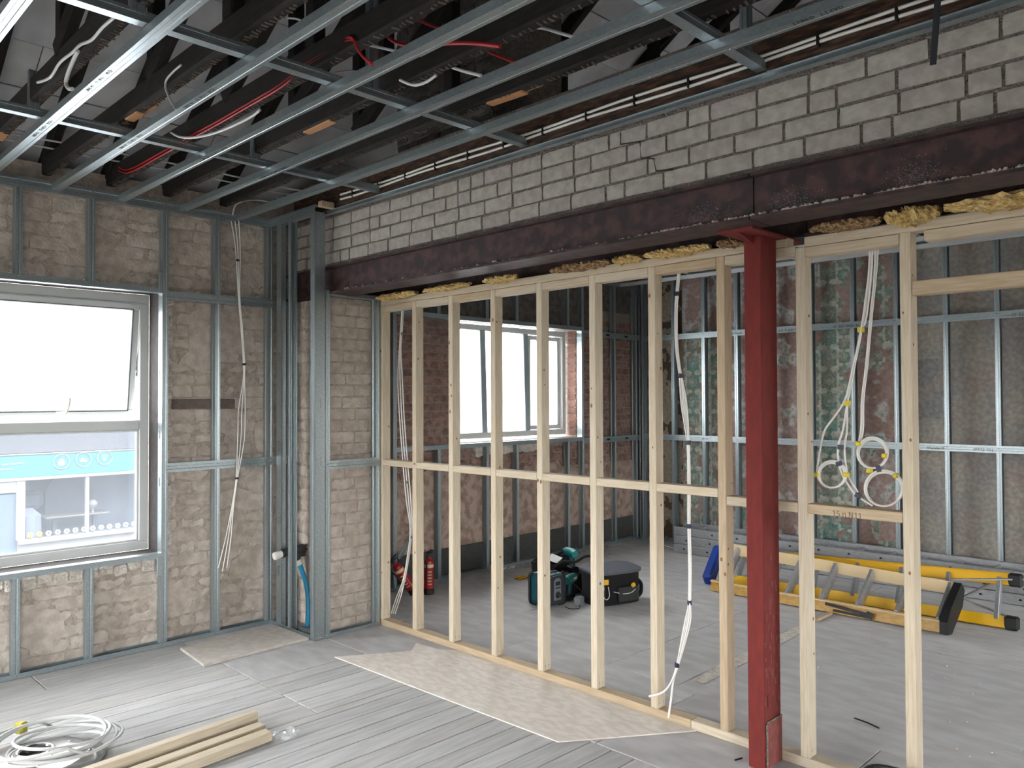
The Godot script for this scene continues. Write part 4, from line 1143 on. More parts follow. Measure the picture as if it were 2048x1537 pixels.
	stud(t, Vector3(XB + 0.002, 0.004, -4.842), 2.945, -X, 0.04, 0.04)
	stud(t, Vector3(2.972, 0.004, -4.800), 2.41, Z, 0.034, 0.06)
	stud(t, Vector3(3.396, 0.004, -4.803), 2.38, Z, 0.03, 0.06)
	rail(t, Vector3(2.975, 2.395, -4.799), Vector3(3.43, 2.395, -4.799), Z, 0.03, -0.075, "head_track")
	rail(t, Vector3(2.985, 1.194, -4.7985), Vector3(3.43, 1.196, -4.7985), Z)
	for p in [Vector3(2.915, 0.02, -4.798), Vector3(2.93, 0.02, -4.798), Vector3(2.985, 0.02, -4.797), Vector3(2.985, 2.402, -4.797), Vector3(2.985, 1.20, -4.796), Vector3(3.062, 1.2, -4.796)]: screw(t, p, Z)
	for p in [Vector3(2.884, 0.02, -5.36), Vector3(2.884, 0.02, -5.25), Vector3(2.884, 0.02, -5.13)]: screw(t, p, -X)
	# --- far room, window wall
	t = thing("metal_stud_frame", "galvanised stud frame lining the far window wall, around the three-light window", "stud frame")
	rail(t, Vector3(3.55, 0.002, ZF - 0.034), Vector3(7.68, 0.002, ZF - 0.034), Y, 0.068, 0.03, "floor_track")
	rail(t, Vector3(3.55, 2.965, ZF), Vector3(7.68, 2.965, ZF), Z, 0.068, -0.05, "head_track")
	for c in [[4.105, 0], [6.625, 0], [7.195, 0], [7.60, 0], [7.665, 0], [4.60, 1], [5.20, 1], [5.61, 1], [6.02, 1], [6.385, 1]]:
		if c[1] == 0:
			stud(t, Vector3(c[0], 0.004, ZF - 0.002), 2.955, Z)
			screw(t, Vector3(c[0] + 0.018, 0.018, ZF + 0.001), Z)
		else:
			stud(t, Vector3(c[0], 0.004, ZF - 0.002), 1.215, Z); stud(t, Vector3(c[0], 2.41, ZF - 0.002), 0.54, Z)
	obj("window_head_track", ext_mesh("hd3", prof_u(0.068, 0.04), 2.52), M.galvanised, t, Transform3D(bas(X, Y), Vector3(4.12, 2.388, ZF - 0.034)))
	obj("window_sill_track", ext_mesh("sl3", prof_u(0.068, 0.04), 2.52), M.galvanised, t, Transform3D(bas(X, -Y), Vector3(4.12, 1.232, ZF - 0.034)))
	slotted(t, "window_jamb_track", Transform3D(Basis(Z, Y, -X), Vector3(6.624, 1.21, ZF - 0.036)), 0.070, 1.20, [[0.40, 0.055, 0.02]], 0.02)
	for y in [2.365, 1.19]:
		rail(t, Vector3(6.66, y, ZF + 0.0015), Vector3(7.66, y, ZF + 0.0015), Z)
		for x in [7.08, 7.42]: part_box("slot", Vector3(x, y, ZF + 0.0018), Vector3(0.055, 0.022, 0.0006), M.tape_black, t)
	# --- papered wall
	t = thing("metal_stud_frame", "galvanised stud frame in front of the torn wallpaper", "stud frame")
	rail(t, Vector3(XR + 0.034, 0.002, 0.2), Vector3(XR + 0.034, 0.002, -5.52), Y, 0.068, 0.03, "floor_track")
	rail(t, Vector3(XR, 3.045, -5.52), Vector3(XR, 3.045, 0.2), -X, 0.068, -0.05, "head_track")
	for z in [-5.485, -5.07, -4.675, -4.275, -3.875, -3.46, -3.05, -2.655, -2.235, -1.835, -1.43, -1.03, -0.63, -0.23]:
		stud(t, Vector3(XR + 0.002, 0.004, z - 0.018), 3.04, -X)
		for y in [2.35, 1.205]: screw(t, Vector3(XR - 0.003, y + 0.008, z), -X)
	for y in [2.345, 1.205]:
		rail(t, Vector3(XR - 0.0015, y, -5.48), Vector3(XR - 0.0015, y, 0.2), -X)
	var zp := on_x(1560, 650, XR).z
	for q in [["ard Track", 1557, 2.335], ["CE EG5 0102-42", 1668, 2.335], ["72 TRACK", 1462, 2.335], ["CE EG5", 2026, 2.335], ["Standard", 1852, 1.197], ["IPT72 TSL", 1944, 1.197], ["IPT72", 1402, 1.197]]:
		print_on(t, q[0], Vector3(XR - 0.0032, q[2], on_x(q[1], 770, XR).z), Z, Y, 0.024, M.ink)
# ---------------------------------------------------------------- timber partition
var pine_k := 0
func timber(t: Node, nm: String, a: Vector3, b: Vector3, sx: float, sz: float, front: Vector3, ch: float = 0.0025, mi: int = -1) -> MeshInstance3D:
	# a to b along the grain; sx across, sz along "front"
	pine_k += 1
	var l := a.distance_to(b)
	return obj(nm, box_mesh(Vector3(sx, l, sz), ch), M["pine%d" % ((pine_k * 7) % 4 if mi < 0 else mi)], t, Transform3D(bas((b - a).normalized(), front), (a + b) / 2))
func build_partition():
	var t := thing("timber_stud_partition", "new pale timber stud partition under the steel beam, door opening at its near end", "partition")
	var X := Vector3.RIGHT
	var Z := Vector3.BACK
	var Y := Vector3.UP
	var W := 0.044   # across the face
	var D := 0.068   # thickness of the partition
	var xc := XP + D / 2
	timber(t, "sole_plate", Vector3(xc, 0.023, -4.825), Vector3(xc, 0.023, -2.19), 0.044, D, X)
	timber(t, "sole_plate", Vector3(xc, 0.023, -2.188), Vector3(xc, 0.023, -1.02), 0.044, D, X)
	timber(t, "top_plate", Vector3(xc, 2.362, -4.825), Vector3(xc, 2.362, -1.66), 0.044, D, X)
	timber(t, "top_plate", Vector3(xc, 2.350, -1.58), Vector3(xc, 2.350, 1.2), 0.044, D, X)
	var near := [-4.779, -4.388, -3.996, -3.588, -3.190, -2.784, -2.385, -1.981, -1.578, -1.130]
	var tone := [0, 0, 2, 0, 2, 2, 0, 3, 2, 0]
	var rng := RandomNumberGenerator.new()
	rng.seed = 4
	for i in near.size():
		var z: float = near[i] - W / 2
		var topy := 2.340 if near[i] < -1.7 else 2.328
		timber(t, "stud", Vector3(xc, 0.045, z), Vector3(xc, topy, z), W, D, X, 0.0025, tone[i])
		for k in 5:
			# knots and screw heads on the faces seen
			var y := rng.randf_range(0.25, 2.2)
			var face := rng.randf() < 0.5
			var r := rng.randf_range(0.004, 0.0085)
			var c := Vector3(XP - 0.0002, y, z + rng.randf_range(-0.013, 0.013)) if face else Vector3(xc + rng.randf_range(-0.02, 0.02), y, near[i] + 0.0002)
			var mb := MB.new()
			mb.lathe([Vector2(0, 0.0003), Vector2(r, 0.0003), Vector2(r, -0.001)], 8, Transform3D(Basis(Y, -X, Z) if face else Basis(X, Z, Y), c) * Transform3D(Basis.from_scale(Vector3(1.5 if face else 1.0, 1, 1)), Vector3.ZERO))
			obj("knot", mb.done(), M.knot, t)
		for e in [-0.014, 0.016]: screw(t, Vector3(xc + e, 0.075, near[i] + 0.0005), Z, 0.003)
		if i < near.size() - 1:
			var a: float = near[i] + 0.001
			var b: float = near[i + 1] - W - 0.001
			# noggins at mid height and short lengths under the top plate
			var ny := 1.188 if i < 7 else 1.155
			timber(t, "noggin", Vector3(xc, ny, a), Vector3(xc, ny, b), 0.044, D, X, 0.0025, 3 if i == 8 else (i * 3) % 3)
			timber(t, "top_noggin", Vector3(xc, topy - 0.024, a), Vector3(xc, topy - 0.024, b), 0.044, D, X)
			if i == 8: print_on(t, "15 n N11", Vector3(XP - 0.0005, ny - 0.010, a + 0.11), Z, Y, 0.026, M.pencil, false)
	# door head and the far jamb stud
	timber(t, "door_head", Vector3(xc, 2.096, -1.128), Vector3(xc, 2.096, -0.15), 0.058, D, X, 0.0025, 3)
	timber(t, "stud", Vector3(xc, 0.002, -0.128), Vector3(xc, 2.327, -0.128), W, D, X)
	timber(t, "top_noggin", Vector3(xc, 2.304, -1.08), Vector3(xc, 2.304, -0.15), 0.044, D, X)
# ---------------------------------------------------------------- ceiling grids
func build_ceiling_grid():
	var X := Vector3.RIGHT
	var Y := Vector3.UP
	var Z := Vector3.BACK
	var t := thing("ceiling_grid", "galvanised ceiling grid of the near room, channels running towards the window wall", "ceiling grid")
	var i := 0
	for x in [0.255, 0.68, 1.085, 1.455, 1.838, 2.235, 2.632]:
		# channel: flat underside, open top, two lengths lapped
		var split: float = [-1.0, -1.2, -0.4, -0.6, -2.35, -1.62, -1.95][i]
		obj("channel", ext_mesh("ch", prof_u(0.052, 0.034), split + 5.44), M.galvanised, t, Transform3D(bas(Z, Y), Vector3(x, YC + 0.014, -5.415)))
		obj("channel", ext_mesh("ch2", prof_u(0.056, 0.036), 2.5 - split), M.galvanised, t, Transform3D(bas(Z, Y), Vector3(x, YC + 0.0125, split)))
		for e in 3: screw(t, Vector3(x + 0.01, YC + 0.012, split + 0.1 + e * 0.18), -Y)
		if x > 1.0: part_box("bent_tab", Vector3(x - 0.012, YC + 0.028, -5.402), Vector3(0.03, 0.034, 0.022), M.galvanised, t, 0.002)
		i += 1
	for z in [-4.19, -2.88, -1.53, -0.2, 1.2]:
		obj("carrier", ext_mesh("ca", prof_u(0.040, -0.045), 5.95), M.galvanised, t, Transform3D(bas(X, Z), Vector3(-2.95, 3.008, z)))
		part_box("carrier_lip", Vector3(0.025, 2.987, z - 0.018), Vector3(5.95, 0.002, 0.045), M.galvanised, t)
		for x in [0.255, 0.65, 1.085, 1.455, 1.838, 2.235, 2.632]: screw(t, Vector3(x - 0.02, 2.984, z - 0.01), -Y, 0.004)
	for h in [[1.008, -4.19, 3.02, 3.20], [2.12, -4.19, 3.02, 3.21], [1.004, -2.88, 3.02, 3.6], [2.835, -1.53, 3.02, 3.7], [2.0, -2.88, 3.02, 3.6], [2.1, -1.53, 3.02, 3.7]]:
		stud(t, Vector3(h[0], h[2], h[1] + 0.004), h[3] - h[2], Z, 0.045, 0.028, "hanger")
	# angle along the brickwork and along the other walls
	obj("perimeter_track", ext_mesh("pe", sheet_line(PackedVector2Array([Vector2(0.036, 0), Vector2(0, 0), Vector2(0, 0.034), Vector2(0.008, 0.034)]), TH), 3.32), M.galvanised, t, Transform3D(bas(Z, Y), Vector3(2.994, YC, -4.82)))
	obj("perimeter_track", ext_mesh("pe2", sheet_line(PackedVector2Array([Vector2(0.038, 0), Vector2(0, 0), Vector2(0, 0.037), Vector2(0.008, 0.037)]), TH), 4.0), M.galvanised, t, Transform3D(bas(Z, Y), Vector3(2.991, YC - 0.001, -1.52)))
	print_on(t, "TSMFD TISAD", Vector3(2.632 - 0.012, YC + 0.0115, -1.24), Z, X, 0.022, M.ink)
	for q in [[1.085, -4.4], [1.455, -4.3], [1.838, -4.2], [2.235, -4.3], [1.085, -3.6], [1.455, -3.5]]:
		print_on(t, "TSMFD 45 . CE 0611 . 58/25", Vector3(q[0] - 0.010, YC + 0.0122, q[1]), Z, X, 0.016, M.ink)
	# --- far room
	t = thing("ceiling_grid", "galvanised ceiling grid of the far room beyond the partition", "ceiling grid")
	i = 0
	for x in [4.2, 4.6, 5.0, 5.4, 5.8, 6.2, 6.6, 6.97, 7.33]:
		obj("channel", ext_mesh("fc", prof_u(0.052, 0.034), 8.0), M.channel_white, t, Transform3D(bas(Z, Y), Vector3(x, YC, -5.54)))
	for z in [-4.6, -3.4, -2.2, -1.0, 0.2]:
		obj("carrier", ext_mesh("fca", prof_u(0.040, -0.045), 4.0), M.galvanised, t, Transform3D(bas(X, Z), Vector3(3.66, 2.995, z)))
	# dangling strap
	var mb := MB.new()
	var a := on_x(1877, -20, 2.9); var b := on_x(1866, 130, 2.9)
	mb.box((a + b) / 2, Vector3(0.004, a.distance_to(b), 0.021), bas((a - b).normalized(), Vector3(0, 0, 1).slide((a - b).normalized()).normalized()), 0.001)
	single("fixing_strap", mb.done(), M.dark_plastic, "dark metal strap dangling in front of the brickwork", "strap")
# ---------------------------------------------------------------- cables and pipes
func cable(nm: String, pts: Array, r: float, m: Material, label: String, category: String = "cable", group: String = "") -> MeshInstance3D:
	var mb := MB.new()
	mb.tube(smooth_line(pts, 5), r, 7)
	return single(nm, mb.done(), m, label, category, group)
func bundle(label: String, lines: Array, r: float, m: Material, ties: Array, tie_m: Material, category: String = "cable bundle") -> Node3D:
	# lines: arrays of points; ties: [point, direction]
	var t := thing("cable_bundle", label, category)
	for l in lines:
		var mb := MB.new()
		mb.tube(smooth_line(l, 5), r, 7)
		obj("cable", mb.done(), m, t)
	for q in ties:
		var mb := MB.new()
		var d: Vector3 = q[1]
		mb.tube(PackedVector3Array([q[0] - d * 0.5, q[0] + d * 0.5]), q[2], 8)
		obj("tape", mb.done(), tie_m, t)
	return t
func build_services():
	# bundle on the near window wall
	var A := [[470, 442], [476, 500], [478, 590], [483, 650], [488, 724], [488, 760], [484, 820], [482, 880], [474, 955], [466, 1010], [457, 1075], [445, 1137]]
	var lines := []
	for e in 3:
		var l := []
		for i in A.size():
			var s := 0.0
			if i > 5 and i < 8: s = (e - 1) * 5.0
			elif i < 3: s = (e - 1) * (2.0 - i) * 3.0
			elif i > 9: s = (e - 1) * (i - 9) * 3.5
			l.append(on_z(A[i][0] + s + (e - 1) * 1.6, A[i][1] + (6.0 if e == 1 and i == A.size() - 1 else 0.0), ZT + 0.012 + 0.004 * e))
		lines.append(l)
	var tie := func(px, py, z, h): return [on_z(px, py, z), Vector3(0, h, 0), 0.013]
	bundle("bundle of white cables hanging down the near window wall beside the window", lines, 0.0038, M.cable_white, [tie.call(475.5, 521, ZT + 0.016, 0.014), tie.call(488, 729, ZT + 0.016, 0.016), tie.call(473.5, 957, ZT + 0.016, 0.014)], M.tape_black)
	# bundle just behind the first bay of the partition
	var B := [[806, 608], [803, 660], [800, 700], [800, 760], [804, 840], [810, 920], [817, 1000], [822, 1060], [817, 1110], [808, 1160], [797, 1195], [786, 1228]]
	lines = []
	for e in 3:
		var l := []
		for i in B.size():
			var s := (e - 1) * (1.6 + (3.0 if i in [3, 4, 5, 6] else 0.0) + (2.5 if i > 9 else 0.0))
			l.append(on_x(B[i][0] + s, B[i][1], 3.60 + 0.01 * e))
		lines.append(l)
	bundle("white cable bundle hanging in the first bay of the partition beside the pier", lines, 0.0048, M.cable_white, [[on_x(803, 668, 3.61), Vector3(0, 0.02, 0), 0.013], [on_x(814, 965, 3.61), Vector3(0, 0.02, 0), 0.013], [on_x(821, 1075, 3.61), Vector3(0, 0.02, 0), 0.013]], M.grey_plastic)
	# bundle reaching the floor in front of the plate
	var Cc := [[1360, 530], [1354, 588], [1352, 640], [1354, 700], [1361, 752], [1368, 810], [1376, 885], [1378, 960], [1378, 1053], [1380, 1130], [1379, 1206], [1374, 1250], [1356, 1328]]
	lines = []
	for e in 4:
		var l := []
		for i in Cc.size():
			var xx := lerpf(3.53, 3.42, clampf((i - 8) / 4.0, 0, 1))
			var s := (e - 1.5) * (1.3 + (2.2 if i in [5, 11] else 0.0))
			l.append(on_x(Cc[i][0] + s, Cc[i][1], xx + 0.006 * (e % 2)))
		if e % 2 == 0:
			for p in [[1342, 1365, 3.41], [1325, 1385, 3.41], [1298, 1393, 3.41]]: l.append(on_x(p[0], p[1] + e * 0.6, p[2]))
		else:
			for p in [[1346, 1360, 3.415], [1341, 1400, 3.42], [1336, 1436, 3.425]]: l.append(on_x(p[0] + e * 0.5, p[1], p[2]))
		lines.append(l)
	var ties := []
	for p in [[1354, 588], [1362, 752], [1377, 886], [1378, 1053], [1379, 1206], [1354, 1331]]: ties.append([on_x(p[0], p[1], 3.53 if p[1] < 1100 else (3.48 if p[1] < 1300 else 3.42)), Vector3(0, 0.022, 0), 0.012])
	bundle("long white cable bundle with navy tape, its tails splayed on the sole plate", lines, 0.0042, M.cable_white, ties, M.tape_navy)
	# strands feeding the three coils by the red column
	var D := [[[1740, 480], [1738, 540], [1731, 600], [1722, 660], [1705, 740], [1690, 800], [1668, 835], [1650, 860], [1640, 900], [1633, 950]], [[1746, 480], [1742, 560], [1732, 640], [1722, 662], [1708, 740], [1696, 800], [1686, 860], [1676, 895], [1678, 930], [1690, 960], [1712, 990], [1745, 1012]], [[1752, 480], [1748, 560], [1740, 640], [1733, 720], [1724, 800], [1722, 860], [1716, 890]], [[1757, 480], [1752, 550], [1743, 640], [1735, 730], [1727, 800], [1726, 860], [1719, 890]], [[1743, 480], [1737, 570], [1727, 640], [1716, 700], [1701, 770], [1695, 806], [1694, 860], [1689, 900], [1696, 950], [1716, 985]]]
	lines = []
	for e in D.size():
		var l := []
		for p in D[e]: l.append(on_x(p[0], p[1], 3.545 + 0.007 * e))
		lines.append(l)
	ties = []
	for p in [[1722, 660], [1694, 807], [1718, 888]]: ties.append([on_x(p[0], p[1], 3.556), Vector3(0, 0.022, 0), 0.016])
	bundle("white cables dropping from the top plate to three coils beside the red column", lines, 0.0042, M.cable_white, ties, M.tape_yellow)
	var coils := [[1664, 949, 29, 27, "small coil of white cable resting left on the noggin beside the column", [[1634, 950], [1693, 950]]], [1745, 906, 31, 31, "coil of white cable hanging across the lower metal rail", [[1718, 888], [1770, 912]]], [1768, 977, 39, 36, "largest white cable coil, standing on the noggin against the last stud", [[1739, 942], [1792, 952]]]]
	for c in coils:
		var t := thing("cable_coil", c[4], "cable coil")
		for e in 3:
			var l := []
			for i in 25:
				var a := TAU * i / 24
				l.append(on_x(c[0] + cos(a) * (c[2] - e * 1.8), c[1] + sin(a) * (c[3] - e * 1.4) + e, 3.535 + 0.007 * e))
			var mb := MB.new()
			mb.tube(smooth_line(l, 2), 0.0042, 7)
			obj("cable_turn", mb.done(), M.cable_white, t)
		for q in c[5]:
			var p := on_x(q[0], q[1], 3.541)
			part_box("tape", p, Vector3(0.034, 0.020, 0.020), M.tape_yellow, t, 0.004)
	for p in [[1681, 895], [1678, 928], [1757, 938], [1716, 992]]:
		var mb := MB.new()
		mb.box(on_x(p[0], p[1], 3.528), Vector3(0.004, 0.028, 0.02), Basis(Vector3.RIGHT, p[0] * 0.1), 0.001)
		single("tape_flag", mb.done(), M.tape_navy, "navy tape flag on the white cables beside the red column", "tape", "navy tape flags on the coil cables")
	# red cables along the truss
	for e in 2:
		var l := []
		for p in [[238, 335], [252, 340], [275, 332], [310, 312], [350, 290], [392, 266], [440, 240], [500, 205], [560, 170], [610, 130], [650, 105], [690, 78]]:
			l.append(on_x(p[0], p[1] + e * 6, 1.765))
		for p in [[705, 76], [712, 92], [725, 112], [742, 126]]: l.append(on_x(p[0] + e * 3, p[1] + e * 4, 1.75))
		cable("fire_cable", l, 0.0052, M.cable_red, ["red cable clipped along the charred truss, upper of the pair", "red cable clipped along the charred truss, lower of the pair"][e])
	var l2 := []
	for p in [[769, 15], [766, 45], [774, 70], [795, 86], [830, 91], [866, 89], [935, 86], [1000, 92]]: l2.append(on_x(p[0], p[1], 2.1))
	cable("fire_cable", l2, 0.0085, M.cable_red, "thick red cable drooping in a loose curve across the roof timbers")
	l2 = []
	for p in [[832, 36], [850, 46], [880, 57], [910, 67], [960, 95], [1035, 127]]: l2.append(on_x(p[0], p[1], 2.45))
	cable("fire_cable", l2, 0.0075, M.cable_red, "straight red cable crossing behind the ceiling channels")
	# white cables in the roof
	var roof := [["white cable running up along the left charred truss", 0.985, 0.006, [[75, 165], [100, 155], [120, 125], [145, 105], [160, 90], [183, 80], [205, 55], [228, 35]]], ["white cable loop hanging from the left charred truss", 0.98, 0.008, [[156, 102], [148, 118], [138, 142], [132, 165], [137, 177], [145, 178]]], ["white cable bowing down from the second charred truss", 1.39, 0.005, [[362, 130], [345, 145], [333, 160], [331, 175], [338, 195], [348, 214], [352, 220]]], ["pale cable sagging under the truss with the red cables", 1.60, 0.006, [[342, 265], [360, 274], [390, 275], [430, 266], [470, 250], [505, 232], [520, 220]]], ["white cable sagging beneath the dark roof behind the second channel", 2.0, 0.006, [[800, 160], [818, 168], [835, 170], [855, 163], [872, 151]]], ["white cable swooping between the two right-hand channels", 2.4, 0.007, [[1068, 55], [1090, 57], [1120, 66], [1148, 73], [1170, 70], [1200, 58], [1235, 47], [1268, 48]]], ["short pale rod under the dark roof by the joint in the channel", 2.2, 0.007, [[905, 135], [930, 143], [962, 151]]], ["white cable coming off the truss beside the red bend", 1.9, 0.006, [[723, 87], [760, 95], [790, 102], [820, 109]]], ["white cable arching behind the grid above the red tail", 2.3, 0.005, [[670, 146], [700, 142], [730, 145], [760, 152]]], ["thin white cable beside the pale loop in the roof", 1.5, 0.004, [[575, 36], [590, 37], [605, 42], [620, 49]]]]
	for q in roof:
		var l := []
		for p in q[3]: l.append(on_x(p[0], p[1], q[1]))
		cable("roof_cable", l, q[2], M.cable_grey, q[0])
	# loose tails above the corner
	for q in [["white cable looping over the head track near the corner", [[465, 430], [472, 410], [490, 402], [515, 401], [542, 405]]], ["white cable crossing under the roof near the corner", [[545, 386], [560, 388], [585, 388], [612, 384]]], ["upper white cable crossing under the roof near the corner", [[568, 376], [585, 380], [605, 381], [622, 381]]]]:
		var l := []
		for p in q[1]: l.append(on_z(p[0], p[1], -5.25))
		cable("roof_cable", l, 0.005, M.cable_grey, q[0])
	var jb := thing("junction_box", "small grey junction box on the cables above the corner", "junction box", "", on_z(553, 405, -5.22))
	part_box("box_body", Vector3.ZERO, Vector3(0.07, 0.035, 0.05), M.grey_plastic, jb, 0.004)
	part_box("box_lid", Vector3(0, -0.02, 0), Vector3(0.062, 0.006, 0.044), M.cable_grey, jb, 0.002)
	for k in 2:
		var zz: float = -5.30 + 0.16 * k
		var l := []
		for i in 8: l.append(Vector3(-0.2 + i * 0.62, 3.175 + 0.012 * sin(i * 2.0 + k), zz + 0.03 * sin(i * 1.3 + k)))
		cable("roof_cable", l, 0.006, M.cable_grey, ["white cable laid across the truss ties right over the eaves", "white cable laid across the truss ties just inside the eaves cable"][k], "cable", "cables laid over the ties near the eaves")
	var bl := thing("timber_block", "small pale timber block above the corner post", "timber block", "", Vector3(2.94, 2.99, -4.74))
	part_box("block", Vector3.ZERO, Vector3(0.10, 0.04, 0.05), M.pine3, bl, 0.003)
	# water pipe in the boxing
	var wp := thing("water_pipe", "blue plastic pipe with grey fittings inside the corner boxing", "pipe")
	var p1 := Vector3(2.83, 0.545, -5.17)
	var mb := MB.new()
	mb.tube(PackedVector3Array([Vector3(2.80, 0.535, -5.20), Vector3(2.86, 0.546, -5.2)]), 0.026, 14)
	mb.tube(PackedVector3Array([Vector3(2.806, 0.536, -5.20), Vector3(2.826, 0.54, -5.2)]), 0.029, 14)
	obj("collar", mb.done(), M.white_plastic, wp)
	mb = MB.new()
	mb.tube(PackedVector3Array([Vector3(2.858, 0.546, -5.2), Vector3(2.93, 0.556, -5.2), Vector3(3.03, 0.566, -5.2)]), 0.031, 14)
	mb.tube(PackedVector3Array([Vector3(2.93, 0.53, -5.2), Vector3(3.04, 0.524, -5.2)]), 0.022, 12)
	mb.tube(PackedVector3Array([Vector3(2.96, 0.53, -5.19), Vector3(2.985, 0.485, -5.19)]), 0.024, 12)
	for e in 5: mb.box(Vector3(3.035, 0.53 + 0.014 * e, -5.2 + 0.012 * (e % 3)), Vector3(0.03, 0.007, 0.02))
	obj("elbow_fitting", mb.done(), M.grey_plastic if false else M.dark_plastic, wp)
	mb = MB.new()
	mb.tube(PackedVector3Array([Vector3(2.980, 0.49, -5.19), Vector3(2.997, 0.455, -5.19)]), 0.026, 14)
	obj("collar", mb.done(), M.white_plastic, wp)
	mb = MB.new()
	mb.tube(smooth_line([Vector3(2.995, 0.46, -5.19), Vector3(3.022, 0.39, -5.19), Vector3(3.045, 0.30, -5.18), Vector3(3.05, 0.18, -5.16), Vector3(3.04, 0.0, -5.15)]), 0.0165, 12)
	obj("pipe", mb.done(), M.blue_pipe, wp)
# ---------------------------------------------------------------- tools in the far room
func extinguisher(at: Vector3, b: Basis, label: String):
	var t := thing("fire_extinguisher", label, "fire extinguisher", "", at)
	t.basis = b
	var mb := MB.new()
	mb.lathe([Vector2(0, 0.0), Vector2(0.042, 0.0), Vector2(0.044, 0.01), Vector2(0.044, 0.045), Vector2(0.040, 0.05)], 20)
	obj("foot_ring", mb.done(), M.black_plastic, t)
	mb = MB.new()
	mb.lathe([Vector2(0.041, 0.045), Vector2(0.041, 0.262), Vector2(0.037, 0.282), Vector2(0.026, 0.298), Vector2(0.014, 0.305), Vector2(0.014, 0.318)], 20)
	var cyl := obj("cylinder", mb.done(), M.ext_red, t)
	mb = MB.new()
	mb.lathe([Vector2(0.0414, 0.228), Vector2(0.0418, 0.229), Vector2(0.0418, 0.254), Vector2(0.0414, 0.255)], 20)
	obj("label_band", mb.done(), M.ext_label, cyl)
	mb = MB.new()
	for i in 5: for s in 4: mb.box(Basis(Vector3.UP, 0.35 + 0.22 * s) * Vector3(-0.0412, 0.09 + i * 0.026, 0), Vector3(0.001, 0.010, 0.006 + 0.002 * ((i + s) % 2)), Basis(Vector3.UP, 0.35 + 0.22 * s))
	obj("instructions", mb.done(), M.ext_label, cyl)
	mb = MB.new()
	mb.tube(PackedVector3Array([Vector3(0, 0.312, 0), Vector3(0, 0.345, 0)]), 0.014, 10)
	mb.box(Vector3(0.015, 0.357, 0), Vector3(0.085, 0.008, 0.018), Basis(Vector3.BACK, 0.18), 0.003)
	mb.box(Vector3(0.015, 0.338, 0), Vector3(0.085, 0.007, 0.018), Basis.IDENTITY, 0.003)
	obj("valve_handle", mb.done(), M.black_plastic, t)
	mb = MB.new()
	mb.tube(smooth_line([Vector3(-0.012, 0.335, 0), Vector3(-0.05, 0.34, 0.01), Vector3(-0.066, 0.29, 0.012), Vector3(-0.055, 0.20, 0.01), Vector3(-0.052, 0.12, 0.005)]), 0.007, 8)
	obj("hose", mb.done(), M.black_plastic, t)
